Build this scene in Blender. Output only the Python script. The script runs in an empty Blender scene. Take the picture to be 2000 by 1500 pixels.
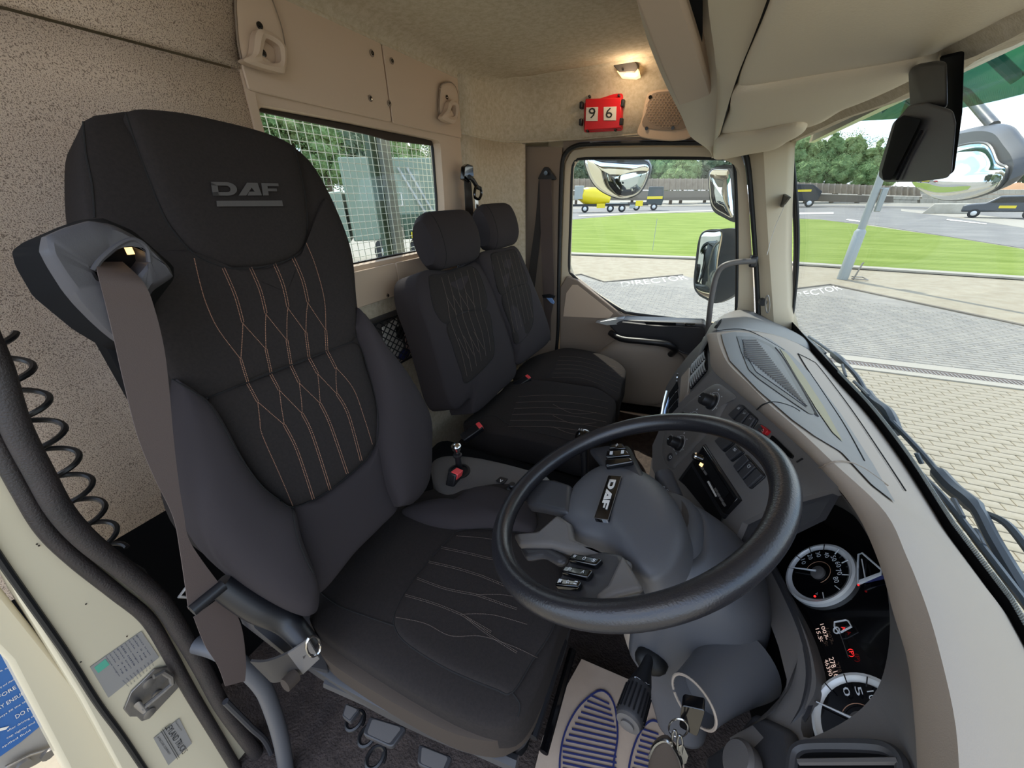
import bpy, bmesh, math, random
from mathutils import Vector as V, Matrix
from mathutils.bvhtree import BVHTree
random.seed(7)
SC = bpy.context.scene
COL = SC.collection
# ---------------------------------------------------------------- camera (optical centre = world origin, X forward in the cab, Y across it, Z up)
F = 720.0
_y = V((381, -373, F)).normalized()
_d = V((29, (381*29+F*F)/373, F)).normalized()
_z = -_d
_x = _y.cross(_z).normalized()
def ray(u, v):
    c = V((u-1000, v-750, F))
    return V((_x.dot(c), _y.dot(c), _z.dot(c)))
cam_d = bpy.data.cameras.new('camera'); cam = bpy.data.objects.new('camera', cam_d); COL.objects.link(cam)
cam_d.sensor_width = 36; cam_d.lens = 36*F/2000; cam_d.clip_start = .02; cam_d.clip_end = 1000
# blender camera axes: x right, y up, -z forward
rx = V((_x[0], _y[0], _z[0])); ry = -V((_x[1], _y[1], _z[1])); rz = -V((_x[2], _y[2], _z[2]))
cam.matrix_world = Matrix(((rx[0], ry[0], rz[0], 0), (rx[1], ry[1], rz[1], 0), (rx[2], ry[2], rz[2], 0), (0, 0, 0, 1)))
SC.camera = cam
# ---------------------------------------------------------------- light
SC.view_settings.view_transform = 'Standard'; SC.view_settings.look = 'None'
SC.view_settings.gamma = 1; SC.view_settings.use_curve_mapping = False
SC.view_settings.exposure = 1.72
w = bpy.data.worlds.new('sky'); SC.world = w; w.use_nodes = True
nt = w.node_tree; nt.nodes.clear()
def nn(nt, t, **k):
    n = nt.nodes.new(t)
    for a, b in k.items():
        if a in n.inputs: n.inputs[a].default_value = b
        else: setattr(n, a, b)
    return n
tc = nn(nt, 'ShaderNodeTexCoord'); sep = nn(nt, 'ShaderNodeSeparateXYZ'); nt.links.new(tc.outputs['Generated'], sep.inputs[0])
ramp = nn(nt, 'ShaderNodeValToRGB'); nt.links.new(sep.outputs['Z'], ramp.inputs[0])
e = ramp.color_ramp.elements; e[0].position = 0; e[0].color = (.5, .68, .88, 1); e[1].position = .7; e[1].color = (.16, .34, .72, 1)
mp = nn(nt, 'ShaderNodeMapping'); mp.inputs['Scale'].default_value = (1, 1, 3.2); nt.links.new(tc.outputs['Generated'], mp.inputs[0])
cn_ = nn(nt, 'ShaderNodeTexNoise', Scale=3.4, Detail=7.0, Roughness=.55); nt.links.new(mp.outputs[0], cn_.inputs['Vector'])
cr = nn(nt, 'ShaderNodeValToRGB'); nt.links.new(cn_.outputs['Fac'], cr.inputs[0])
cr.color_ramp.elements[0].position = .44; cr.color_ramp.elements[1].position = .60
mx = nn(nt, 'ShaderNodeMix', data_type='RGBA'); nt.links.new(cr.outputs[0], mx.inputs[0]); nt.links.new(ramp.outputs[0], mx.inputs[6]); mx.inputs[7].default_value = (1, .985, .95, 1)
bg = nn(nt, 'ShaderNodeBackground', Strength=1.0); nt.links.new(mx.outputs[2], bg.inputs[0])
wo = nn(nt, 'ShaderNodeOutputWorld'); nt.links.new(bg.outputs[0], wo.inputs[0])
sd = bpy.data.lights.new('sun', 'SUN'); sd.energy = 2.0; sd.angle = .009; sd.color = (1, .93, .82)
sun = bpy.data.objects.new('sun', sd); COL.objects.link(sun)
sun.rotation_euler = V((-.37, .47, .8)).to_track_quat('Z', 'Y').to_euler()
SC.cycles.max_bounces = 10; SC.cycles.diffuse_bounces = 6; SC.cycles.transparent_max_bounces = 16

# ---------------------------------------------------------------- unprojection onto the planes of the cab
def PX(u, v, x): r = ray(u, v); return r*(x/r.x)
def PY(u, v, y): r = ray(u, v); return r*(y/r.y)
def PZ(u, v, z): r = ray(u, v); return r*(z/r.z)
def PP(u, v, p, n): r = ray(u, v); n = V(n); return r*(V(p).dot(n)/r.dot(n))
def PD(u, v, d): return ray(u, v).normalized()*d

# ---------------------------------------------------------------- materials
TONE = 1.0
def lin(h):
    h = h.lstrip('#'); c = [int(h[i:i+2], 16)/255 for i in (0, 2, 4)]
    return tuple(min(.8, TONE*(x/12.92 if x <= .04045 else ((x+.055)/1.055)**2.4)) for x in c)+(1,)
PALE = ('speckled_lining', 'roof_felt', 'beige_trim', 'visor_vinyl', 'pale_trim')
OUTER = ('cream_paving', 'paving_block', 'grey_paving', 'road_asphalt', 'yard_concrete', 'kerb_stone', 'lawn_grass', 'fence_wood', 'concrete_block', 'galvanised', 'cream_paint', 'sand_heap', 'olive_paint')
DARK = ('seat_cloth', 'seat_side_cloth', 'seat_skirt', 'copper_thread', 'dim_thread', 'belt_webbing', 'rubber_seal', 'wheel_leather', 'column_plastic', 'guide_plastic', 'charcoal_plastic', 'grey_plastic', 'beige_dash', 'grey_dash_top', 'cream_paper', 'blue_label', 'silver_label')
def mat(name, hexc, rough=.6, metal=0, bump=None, spot=None, var=None, emit=None, coat=0, spec=.5, stretch=None):
    global TONE
    TONE = 1.22 if name in PALE else .78 if name in OUTER else .84 if name in DARK else 1.0
    m = bpy.data.materials.new(name); m.use_nodes = True; t = m.node_tree; b = t.nodes['Principled BSDF']
    b.inputs['Base Color'].default_value = lin(hexc); b.inputs['Roughness'].default_value = rough; b.inputs['Metallic'].default_value = metal
    b.inputs['Coat Weight'].default_value = coat; b.inputs['Specular IOR Level'].default_value = spec
    tcn = nn(t, 'ShaderNodeTexCoord'); src = tcn.outputs['Object']
    if stretch:
        mpn = nn(t, 'ShaderNodeMapping'); mpn.inputs['Scale'].default_value = stretch; t.links.new(src, mpn.inputs[0]); src = mpn.outputs[0]
    colsock = None
    if spot:   # (hex, scale, lo, hi)
        n = nn(t, 'ShaderNodeTexNoise', Scale=spot[1], Detail=2.0); t.links.new(src, n.inputs['Vector'])
        r = nn(t, 'ShaderNodeValToRGB'); r.color_ramp.elements[0].position = spot[2]; r.color_ramp.elements[1].position = spot[3]
        r.color_ramp.elements[0].color = lin(hexc); r.color_ramp.elements[1].color = lin(spot[0])
        t.links.new(n.outputs['Fac'], r.inputs[0]); colsock = r.outputs[0]
    if var:    # (hex, scale)
        n = nn(t, 'ShaderNodeTexNoise', Scale=var[1], Detail=5.0, Roughness=.65); t.links.new(src, n.inputs['Vector'])
        r = nn(t, 'ShaderNodeValToRGB'); r.color_ramp.elements[0].position = .38; r.color_ramp.elements[1].position = .64; t.links.new(n.outputs['Fac'], r.inputs[0])
        x = nn(t, 'ShaderNodeMix', data_type='RGBA'); t.links.new(r.outputs[0], x.inputs[0])
        if colsock: t.links.new(colsock, x.inputs[6])
        else: x.inputs[6].default_value = lin(hexc)
        x.inputs[7].default_value = lin(var[0]); colsock = x.outputs[2]
    if colsock: t.links.new(colsock, b.inputs['Base Color'])
    if bump:
        n = nn(t, 'ShaderNodeTexNoise', Scale=bump[0], Detail=3.0); t.links.new(src, n.inputs['Vector'])
        bb = nn(t, 'ShaderNodeBump', Strength=bump[1], Distance=bump[2] if len(bump) > 2 else .002); t.links.new(n.outputs['Fac'], bb.inputs['Height']); t.links.new(bb.outputs[0], b.inputs['Normal'])
    if emit: b.inputs['Emission Color'].default_value = lin(emit[0]); b.inputs['Emission Strength'].default_value = emit[1]
    return m
def glass_mat(name, tint, refl=1.0, dirt=0.0):
    m = bpy.data.materials.new(name); m.use_nodes = True; t = m.node_tree; t.nodes.clear()
    tr = nn(t, 'ShaderNodeBsdfTransparent'); tr.inputs[0].default_value = tint
    gl = nn(t, 'ShaderNodeBsdfGlossy', Roughness=.0); gl.inputs[0].default_value = (refl, refl, refl, 1)
    lw = nn(t, 'ShaderNodeLayerWeight', Blend=.5); pw = nn(t, 'ShaderNodeMath', operation='POWER'); pw.inputs[1].default_value = 5; t.links.new(lw.outputs['Facing'], pw.inputs[0])
    fr = nn(t, 'ShaderNodeMath', operation='MULTIPLY_ADD'); fr.inputs[1].default_value = .5; fr.inputs[2].default_value = .02; t.links.new(pw.outputs[0], fr.inputs[0])
    x = nn(t, 'ShaderNodeMixShader'); t.links.new(fr.outputs[0], x.inputs[0]); t.links.new(tr.outputs[0], x.inputs[1]); t.links.new(gl.outputs[0], x.inputs[2])
    o = nn(t, 'ShaderNodeOutputMaterial'); t.links.new(x.outputs[0], o.inputs[0]); return m
M = {}
M['lining'] = mat('speckled_lining', '#c3b2a2', .95, bump=(700, .6, .002), spot=('#7c6d62', 560, .52, .62), spec=.1)
M['felt'] = mat('roof_felt', '#b7ac99', .97, bump=(260, .5, .002), var=('#a79b85', 60), spec=.1)
M['trim'] = mat('beige_trim', '#b39f8b', .62, bump=(900, .12, .0006), spec=.25)
M['trim_dark'] = mat('taupe_trim', '#857668', .6, bump=(900, .12, .0006), spec=.3)
M['trim_pale'] = mat('pale_trim', '#b3a68f', .55, bump=(900, .1, .0005), spec=.3)
M['visor'] = mat('visor_vinyl', '#bdb19c', .6, bump=(350, .25, .0012), spec=.25)
M['seat'] = mat('seat_cloth', '#312c2a', .95, bump=(900, .35, .0008), var=('#2c2826', 220), spec=.15)
M['seat_side'] = mat('seat_side_cloth', '#373233', .92, bump=(900, .3, .0008), spec=.15)
M['seat_brown'] = mat('seat_skirt', '#453c35', .85, bump=(500, .3, .0008), spec=.2)
M['seam'] = mat('seam_shadow', '#161413', .95)
M['logo'] = mat('logo_print', '#4b4846', .7)
M['stitch'] = mat('copper_thread', '#b98a6d', .8)
M['stitch_dim'] = mat('dim_thread', '#66594f', .8)
M['webbing'] = mat('belt_webbing', '#574a45', .62, bump=(1200, .3, .0006), spec=.4)
M['webbing_dark'] = mat('dark_webbing', '#2c2826', .65)
M['black'] = mat('black_plastic', '#17171a', .42, bump=(800, .1, .0005))
M['gloss'] = mat('gloss_black', '#08080a', .12, coat=.5)
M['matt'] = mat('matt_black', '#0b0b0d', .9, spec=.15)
M['rubber'] = mat('rubber_seal', '#2b2624', .55, bump=(420, .6, .0018), var=('#332b29', 30))
M['rubber_black'] = mat('black_rubber', '#0e0e0f', .55)
M['grey'] = mat('grey_plastic', '#5a5654', .5, bump=(800, .15, .0006), spec=.4)
M['grey_mid'] = mat('mid_grey_plastic', '#625e5b', .5, bump=(800, .15, .0006), spec=.4)
M['grey_blue'] = mat('column_plastic', '#565659', .45, bump=(700, .12, .0006), spec=.45)
M['guide'] = mat('guide_plastic', '#4b494c', .5, bump=(800, .15, .0006), spec=.4)
M['charcoal'] = mat('charcoal_plastic', '#3a393b', .45, bump=(800, .15, .0006), spec=.45)
M['dash'] = mat('beige_dash', '#a8998a', .55, bump=(900, .2, .0006), spec=.35)
M['dash_top'] = mat('grey_dash_top', '#7c7a78', .5, bump=(900, .2, .0006), spec=.35)
M['dash_yellow'] = mat('dash_liner', '#8d8462', .6)
M['leather'] = mat('wheel_leather', '#252427', .30, bump=(420, .35, .001), spec=.6)
M['paint'] = mat('cream_paint', '#dccfb0', .28, coat=.4, spec=.5)
M['chrome'] = mat('bright_metal', '#c9c7c4', .18, 1)
M['steel'] = mat('dull_steel', '#8b8680', .42, .8, bump=(200, .3, .001))
M['red'] = mat('red_plastic', '#c8141c', .3, coat=.3)
M['buckle'] = mat('buckle_red', '#e0474a', .45)
M['hazard'] = mat('hazard_red', '#a8141b', .35)
M['white'] = mat('white_card', '#cfcac2', .7)
M['ink'] = mat('black_ink', '#151515', .7)
M['ink_dark'] = mat('grey_ink', '#3a3f52', .7)
M['symbol'] = mat('pale_symbol', '#c4c6c8', .6)
M['silver'] = mat('silver_label', '#a6a29c', .45, .3)
M['blue'] = mat('blue_label', '#2c5f9e', .45)
M['paper'] = mat('cream_paper', '#c9b29c', .75, var=('#bfa892', 9))
M['navy'] = mat('navy_ink', '#20285c', .7)
M['carpet'] = mat('floor_mat', '#4a403b', .9, bump=(160, 1.0, .004), var=('#3a322e', 30), spec=.2)
M['lamp'] = mat('lamp_lens', '#e0a468', .35, emit=('#ffb877', .9))
M['lamp_hot'] = mat('lamp_bulb', '#ffffff', .35, emit=('#ffe9c8', 3.0))
M['red_lit'] = mat('red_light', '#ff2020', .4, emit=('#ff2828', .4))
M['pale_lit'] = mat('pale_display', '#f0c8b8', .4, emit=('#f2c4b0', .15))
M['mesh'] = mat('white_mesh', '#d6dbd2', .5)
M['mirror'] = mat('mirror_glass', '#d8dcdc', .02, 1)
M['mirror_shell'] = mat('mirror_shell', '#3b4046', .4)
M['mirror_grey'] = mat('mirror_grey', '#8d9194', .3, .2)
M['glass'] = glass_mat('clear_glass', (.93, .96, .95, 1), .6)
M['wsglass'] = glass_mat('windscreen_glass', (.92, .95, .94, 1), .5)
M['green_tint'] = glass_mat('green_tint', (.12, .30, .21, 1), .3)
M['visor_out'] = mat('outer_visor', '#2f7f78', .3)
# outside
M['paving'] = mat('cream_paving', '#a0967f', .9, bump=(30, .5, .004), var=('#94876f', 3))
M['paver'] = mat('paving_block', '#9f9582', .9, bump=(60, .6, .003), var=('#8f8570', 5))
M['paver_grey'] = mat('grey_paving', '#88837a', .9, bump=(40, .5, .004), var=('#989286', 4))
M['joint'] = mat('paving_joint', '#6f675b', .95)
M['road'] = mat('road_asphalt', '#75726e', .9, bump=(20, .5, .01), var=('#85827c', .4))
M['yard'] = mat('yard_concrete', '#9d9687', .9, var=('#8c8678', .08))
M['kerb'] = mat('kerb_stone', '#a59e8f', .85)
M['grass'] = mat('lawn_grass', '#74863a', .95, bump=(40, 1.0, .02), var=('#8d9c50', 1.6), spec=.1, stretch=(.25, 1.3, 1))
M['drain'] = mat('drain_grate', '#5c5048', .7)
M['leaf'] = mat('tree_leaves', '#526b42', .9, bump=(3, 1.0, .3), var=('#7b9160', .9), spec=.1)
M['leaf2'] = mat('pale_leaves', '#6b8050', .9, bump=(3, 1.0, .3), var=('#8a9868', .9), spec=.1)
M['leaf3'] = mat('dull_leaves', '#4c5946', .9, bump=(3, 1.0, .3), var=('#667059', .9), spec=.1)
M['bark'] = mat('tree_bark', '#54483a', .9)
M['wood'] = mat('fence_wood', '#a39583', .9, var=('#b5a894', 1))
M['concrete'] = mat('concrete_block', '#cbc4b4', .9, var=('#b3ac9c', .8))
M['galv'] = mat('galvanised', '#a9aeab', .5, .3)
M['yellow'] = mat('yellow_paint', '#d9c21c', .35)
M['truck_dark'] = mat('truck_dark', '#2f3a3d', .4)
M['truck_black'] = mat('chassis_black', '#26282a', .6)
M['olive'] = mat('olive_paint', '#7f8f7e', .6)
M['olive_dark'] = mat('dark_olive', '#3d4f3e', .7)
M['tyre'] = mat('tyre', '#2b2b2b', .8)
M['hub'] = mat('wheel_hub', '#cfcfcd', .4, .2)
M['wiper'] = mat('wiper_metal', '#3c444c', .45, spec=.5)
M['blue_metal'] = mat('tongue_metal', '#8fb2ea', .25, .3)
M['cable'] = mat('cable_black', '#1d1d1f', .4)
M['sand'] = mat('sand_heap', '#b48860', .9)

# ---------------------------------------------------------------- mesh helpers
class MB:
    def __init__(s): s.v = []; s.f = []
    def add(s, vs, fs):
        k = len(s.v); s.v += [V(p) for p in vs]; s.f += [tuple(i+k for i in f) for f in fs]; return s
    def prism(s, pts, off):
        pts = [V(p) for p in pts]; n = len(pts); off = V(off)
        return s.add(pts+[p+off for p in pts], [tuple(range(n-1, -1, -1)), tuple(range(n, 2*n))]+[(i, (i+1) % n, n+(i+1) % n, n+i) for i in range(n)])
    def box(s, c, size, rot=None):
        c = V(c); x, y, z = size[0]/2, size[1]/2, size[2]/2
        ps = [V((a*x, b*y, d*z)) for a in (-1, 1) for b in (-1, 1) for d in (-1, 1)]
        if rot is not None: ps = [rot @ p for p in ps]
        return s.add([c+p for p in ps], [(0, 1, 3, 2), (4, 6, 7, 5), (0, 4, 5, 1), (2, 3, 7, 6), (0, 2, 6, 4), (1, 5, 7, 3)])
    def tube(s, pts, r, n=8, closed=False):
        pts = [V(p) for p in pts]; m = len(pts)
        rs = r if isinstance(r, (list, tuple)) else [r]*m
        up = None; vs = []; fs = []
        for i, p in enumerate(pts):
            a = pts[(i-1) % m] if (closed or i) else p; b = pts[(i+1) % m] if (closed or i < m-1) else p
            t = (b-a).normalized() if (b-a).length > 1e-9 else V((0, 0, 1))
            if up is None: up = t.orthogonal().normalized()
            up = (up-t*up.dot(t)).normalized(); w_ = t.cross(up)
            for k in range(n):
                an = 2*math.pi*k/n; vs.append(p+(up*math.cos(an)+w_*math.sin(an))*rs[i])
        seg = m if closed else m-1
        for i in range(seg):
            j = (i+1) % m
            for k in range(n):
                k2 = (k+1) % n; fs.append((i*n+k, i*n+k2, j*n+k2, j*n+k))
        if not closed: fs += [tuple(range(n-1, -1, -1)), tuple((m-1)*n+k for k in range(n))]
        return s.add(vs, fs)
    def disc(s, c, axis, r, h, n=24, r2=None):
        a = V(axis).normalized(); return s.tube([V(c), V(c)+a*h], [r, r if r2 is None else r2], n)
    def ball(s, c, rad, nu=14, nv=9, rot=None, p=1.0):
        c = V(c); rx_, ry_, rz_ = (rad,)*3 if isinstance(rad, (int, float)) else rad
        vs = []; fs = []
        sg = lambda x, q: math.copysign(abs(x)**q, x)
        for j in range(nv+1):
            b = math.pi*j/nv-math.pi/2
            for i in range(nu):
                a = 2*math.pi*i/nu
                q = V((rx_*sg(math.cos(b), p)*sg(math.cos(a), p), ry_*sg(math.cos(b), p)*sg(math.sin(a), p), rz_*sg(math.sin(b), p)))
                vs.append(c+(rot @ q if rot is not None else q))
        for j in range(nv):
            for i in range(nu):
                i2 = (i+1) % nu; fs.append((j*nu+i, j*nu+i2, (j+1)*nu+i2, (j+1)*nu+i))
        return s.add(vs, fs)
    def lathe(s, c, axis, prof, n=24):
        a = V(axis).normalized(); u = a.orthogonal().normalized(); w_ = a.cross(u); vs = []; fs = []
        for (r, h) in prof:
            for k in range(n):
                an = 2*math.pi*k/n; vs.append(V(c)+a*h+(u*math.cos(an)+w_*math.sin(an))*r)
        for i in range(len(prof)-1):
            for k in range(n):
                k2 = (k+1) % n; fs.append((i*n+k, i*n+k2, (i+1)*n+k2, (i+1)*n+k))
        fs += [tuple(range(n-1, -1, -1)), tuple((len(prof)-1)*n+k for k in range(n))]
        return s.add(vs, fs)
    def grid(s, rows, closed=False):
        m = len(rows); n = len(rows[0]); vs = [p for r in rows for p in r]; fs = []
        for i in range(m-1):
            for j in range(n if closed else n-1):
                j2 = (j+1) % n; fs.append((i*n+j, i*n+j2, (i+1)*n+j2, (i+1)*n+j))
        return s.add(vs, fs)
def finish(me, smooth=True, ang=38):
    bm = bmesh.new(); bm.from_mesh(me); bmesh.ops.remove_doubles(bm, verts=bm.verts, dist=1e-6)
    bmesh.ops.recalc_face_normals(bm, faces=bm.faces); bm.to_mesh(me); bm.free()
    if smooth:
        me.polygons.foreach_set('use_smooth', [True]*len(me.polygons)); me.set_sharp_from_angle(angle=math.radians(ang))
SHEETS = []
def obj(name, mb, m, parent=None, bev=0, seg=2, smooth=True, label=None, solid=0, off=0, kind=None, sub=0, sheet=False):
    me = bpy.data.meshes.new(name); me.from_pydata([tuple(p) for p in mb.v], [], mb.f)
    finish(me, smooth); me.materials.append(M[m] if isinstance(m, str) else m)
    o = bpy.data.objects.new(name, me); COL.objects.link(o)
    if parent:
        o.parent = parent
        if parent.type == 'EMPTY': o.location = -parent.location
    if solid:
        md = o.modifiers.new('s', 'SOLIDIFY'); md.thickness = solid; md.offset = off
    if sub:
        md = o.modifiers.new('u', 'SUBSURF'); md.levels = md.render_levels = sub
    if bev:
        md = o.modifiers.new('b', 'BEVEL'); md.width = bev; md.segments = seg; md.limit_method = 'ANGLE'; md.angle_limit = .6; md.harden_normals = False
    if label: o['label'] = label
    if kind: o['kind'] = kind
    return o
def tag(o, label, cat, group=None):
    o['label'] = label; o['category'] = cat
    if group: o['group'] = group
    return o
def thing(name, label, cat, loc, group=None):
    o = bpy.data.objects.new(name, None); COL.objects.link(o); o.location = V(loc); o.empty_display_size = .05
    return tag(o, label, cat, group)
def struct(name, mb, m, **k): return obj(name, mb, m, kind='structure', **k)
def cr_(pts, n, closed=False):      # smooth curve through points, n samples even by parameter
    pts = [V(p) for p in pts]; m = len(pts); L = [0.0]
    for i in range(1, m+(1 if closed else 0)): L.append(L[-1]+max(1e-9, (pts[i % m]-pts[i-1]).length))
    out = []
    for k in range(n):
        d = L[-1]*k/(n if closed else n-1); i = 0
        while i < len(L)-2 and L[i+1] < d: i += 1
        t = (d-L[i])/(L[i+1]-L[i])
        g = (lambda q: pts[q % m]) if closed else (lambda q: pts[max(0, min(m-1, q))])
        p0, p1, p2, p3 = g(i-1), g(i), g(i+1), g(i+2)
        out.append(.5*((2*p1)+(p2-p0)*t+(2*p0-5*p1+4*p2-p3)*t*t+(3*p1-p0-3*p2+p3)*t**3))
    return out
def lerp_list(pts, n):
    pts = [V(p) for p in pts]; L = [0.0]
    for i in range(1, len(pts)): L.append(L[-1]+(pts[i]-pts[i-1]).length)
    out = []
    for k in range(n):
        d = L[-1]*k/(n-1); i = 0
        while i < len(L)-2 and L[i+1] < d: i += 1
        t = (d-L[i])/max(1e-9, L[i+1]-L[i]); out.append(pts[i].lerp(pts[i+1], t))
    return out
def px(fn, uvs, *a): return [fn(u, v, *a) for u, v in uvs]
HITS = []
def register(mb): HITS.append(BVHTree.FromPolygons([tuple(p) for p in mb.v], mb.f)); return len(HITS)-1
def hit(u, v, which, lift=.0008):
    best = None; d = ray(u, v).normalized()
    for k in which:
        h = HITS[k].ray_cast(V((0, 0, 0)), d)
        if h[0] is not None and (best is None or h[3] < best[3]): best = h
    if best is None: return None
    n = best[1] if best[1].dot(d) < 0 else -best[1]
    return best[0]+n*lift, n
def blob(outline, n, H, T, rings=14, p=3.0, N=96, crown=0.0, smooth=True):
    """cushion over a closed outline: rises H along n with a rolled edge, T deep behind"""
    n = V(n).normalized(); P = cr_(outline, N, True) if smooth else lerp_list(list(outline)+[outline[0]], N+1)[:-1]
    c = sum(P, V((0, 0, 0)))/len(P); rows = []
    rows.append([q-n*T for q in P])
    for k in range(rings+1):
        r = math.cos(math.pi/2*k/rings) if k < rings else 0.02
        h = H*max(0, 1-r**p)**.5+crown*(1-r*r)
        rows.append([c+(q-c)*r+n*h for q in P])
    mb = MB(); mb.grid(rows, True); L = len(rows)
    mb.f.append(tuple(range(N))); mb.f.append(tuple((L-1)*N+k for k in range(N))); return mb
def strip(A, B, n, H, T, p=4.0, q=8.0, na=40, nb=24, fn=None):
    n = V(n).normalized(); A = cr_(A, 120); B = cr_(B, 120); rows = []
    for i in range(na+1):
        t = (1-math.cos(math.pi*i/na))/2; a = A[int(round(t*119))]; b = B[int(round(t*119))]; row = [a-n*T]
        for j in range(nb+1):
            s_ = (1-math.cos(math.pi*j/nb))/2
            h = H*max(0, (1-abs(2*s_-1)**p)*(1-abs(2*t-1)**q))**.5
            if fn: h += fn(s_, t)
            row.append(a.lerp(b, s_)+n*h)
        row.append(b-n*T); rows.append(row)
    mb = MB(); mb.grid(rows); k = len(rows[0]); L = len(rows)
    mb.f.append(tuple(range(k))); mb.f.append(tuple((L-1)*k+i for i in range(k)))
    mb.f += [((i*k), (i+1)*k, (i+1)*k+k-1, i*k+k-1) for i in range(L-1)]
    return mb
def ribbon(A, B, th, n=60, nrm=None):
    A = cr_(A, n); B = cr_(B, n); rows = []
    for i in range(n):
        t = A[min(n-1, i+1)]-A[max(0, i-1)]; m_ = (B[i]-A[i]).cross(t).normalized()*th
        rows.append([A[i]-m_/2, B[i]-m_/2, B[i]+m_/2, A[i]+m_/2])
    mb = MB(); mb.grid(rows, True); mb.f += [(0, 1, 2, 3), tuple((n-1)*4+k for k in range(4))]; return mb
def ring_plate(outer, inner, off, N=96, sm=True):
    """plate with a hole: two closed outlines, thickness vector off"""
    f = (lambda P: cr_(P, N, True)) if sm else (lambda P: lerp_list(list(P)+[P[0]], N+1)[:-1])
    O = f(outer); I = f(inner); off = V(off)
    # align starts
    k = min(range(N), key=lambda i: (I[i]-O[0]).length); I = I[k:]+I[:k]
    mb = MB(); mb.grid([O, I, [q+off for q in I], [q+off for q in O], O], True); return mb
def rrect(a, b, c, d, r=.2, n=4):
    """rounded quad through 4 corner points, r = fraction of the sides"""
    P = [V(a), V(b), V(c), V(d)]; out = []
    for i in range(4):
        p = P[i]; pa = p.lerp(P[i-1], r); pb = p.lerp(P[(i+1) % 4], r)
        for k in range(n+1):
            t = k/n; out.append((pa*(1-t)**2+p*2*t*(1-t)+pb*t*t))
    return out
FC = {}
def text(name, s, O, R, U, m, parent, th=.0006, label=None, kind=None):
    """flat lettering: baseline from O to R, cap height up to U"""
    O, R, U = V(O), V(R), V(U)
    cu = bpy.data.curves.new('t', 'FONT'); cu.body = s; cu.size = 1; cu.resolution_u = 2; to = bpy.data.objects.new('t', cu); COL.objects.link(to)
    dg = bpy.context.evaluated_depsgraph_get(); me = bpy.data.meshes.new_from_object(to.evaluated_get(dg)); bpy.data.objects.remove(to)
    if not len(me.vertices): return None
    xs = [v.co.x for v in me.vertices]; ys = [v.co.y for v in me.vertices]
    x0, x1 = min(xs), max(xs); y0, y1 = min(ys), max(ys); X = R-O; Y = U-O; n = X.cross(Y).normalized()
    mb = MB(); vs = [O+X*((v.co.x-x0)/(x1-x0))+Y*((v.co.y-y0)/(y1-y0)) for v in me.vertices]
    mb.add([p+n*th for p in vs], [tuple(p.vertices) for p in me.polygons])
    return obj(name, mb, m, parent, smooth=False, label=label)
# ================================================================= CAB SHELL
def vx(x, *yz): return [V((x, y, z)) for y, z in yz]
# --- rear wall lining, left of the window
mb = MB()
rows = []
for z, x in [(.262, -1.0), (.15, -1.003), (0, -1.006), (-.3, -1.0), (-.62, -.99)]:
    rows.append([V((x, y, z)) for y in (-.02, .2, .45, .7)])
mb.grid(rows); struct('wall_rear', mb, 'lining', solid=.012, off=0)
mb = MB(); rows = []
for z, x in [(.268, -.995), (.275, -.991), (.33, -.985), (.40, -.98), (.45, -.95)]:
    rows.append([V((x, y, z)) for y in (-.02, .2, .45, .71)])
mb.grid(rows); struct('wall_rear', mb, 'lining', solid=.012, off=0)
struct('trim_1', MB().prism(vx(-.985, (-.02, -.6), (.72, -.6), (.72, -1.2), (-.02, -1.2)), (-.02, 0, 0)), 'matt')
struct('wall_rear', MB().prism(vx(-.998, (.70, -.30), (1.66, -.30), (1.66, -1.2), (.70, -1.2)), (-.02, 0, 0)), 'felt')
# outer skin of the cab so that nothing outside shines in
struct('wall_rear', MB().prism(vx(-1.06, (-.05, .55), (.70, .55), (.70, -1.3), (-.05, -1.3)), (-.02, 0, 0)), 'paint')
struct('wall_rear', MB().prism(vx(-1.06, (.70, .55), (2.2, .55), (2.2, .23), (.70, .23)), (-.02, 0, 0)), 'paint')
struct('wall_rear', MB().prism(vx(-1.06, (.70, -.22), (2.2, -.22), (2.2, -1.3), (.70, -1.3)), (-.02, 0, 0)), 'paint')
struct('wall_rear', MB().prism(vx(-1.06, (1.5, .23), (2.2, .23), (2.2, -.22), (1.5, -.22)), (-.02, 0, 0)), 'paint')
struct('ceiling', MB().box((-.2, 1.05, .58), (1.8, 2.3, .03)), 'paint', label=None)
struct('wall_left', MB().box((-.87, 2.22, -.3), (.38, .04, 1.9)), 'paint')
# --- moulded rear window surround
win_in = [V((-1.0, y, z)) for y, z in [(.735, .207), (1.0, .209), (1.43, .207), (1.458, .203), (1.463, .18), (1.455, 0), (1.44, -.15), (1.435, -.185), (1.40, -.193), (1.1, -.193), (.75, -.193), (.725, -.185), (.72, -.15), (.717, 0), (.716, .17), (.722, .2)]]
win_out = [V((-.99, y, z)) for y, z in [(.695, .43), (1.1, .433), (1.58, .433), (1.6, .43), (1.605, .2), (1.605, 0), (1.605, -.28), (1.6, -.3), (1.3, -.3), (1.0, -.3), (.72, -.3), (.70, -.29), (.692, -.1), (.69, .1), (.693, .2), (.695, .35)]]
N = 128
O = lerp_list(win_out+[win_out[0]], N+1)[:-1]; I = lerp_list(win_in+[win_in[0]], N+1)[:-1]
k = min(range(N), key=lambda i: (I[i]-O[0]).length); I = I[k:]+I[:k]
mid = [i.lerp(o, .18)+V((.008, 0, 0)) for o, i in zip(O, I)]
deep = [i+V((-.045, 0, 0)) for i in I]
mb = MB(); mb.grid([[o+V((-.03, 0, 0)) for o in O], O, mid, I, deep], True)
struct('window_1', mb, 'trim')
struct('trim_2', MB().prism(vx(-1.03, (.73, .206), (1.45, .206), (1.455, .19), (1.2, .183), (1.1, .190), (.73, .199)), (-.01, 0, 0)), 'seat_brown')
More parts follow.
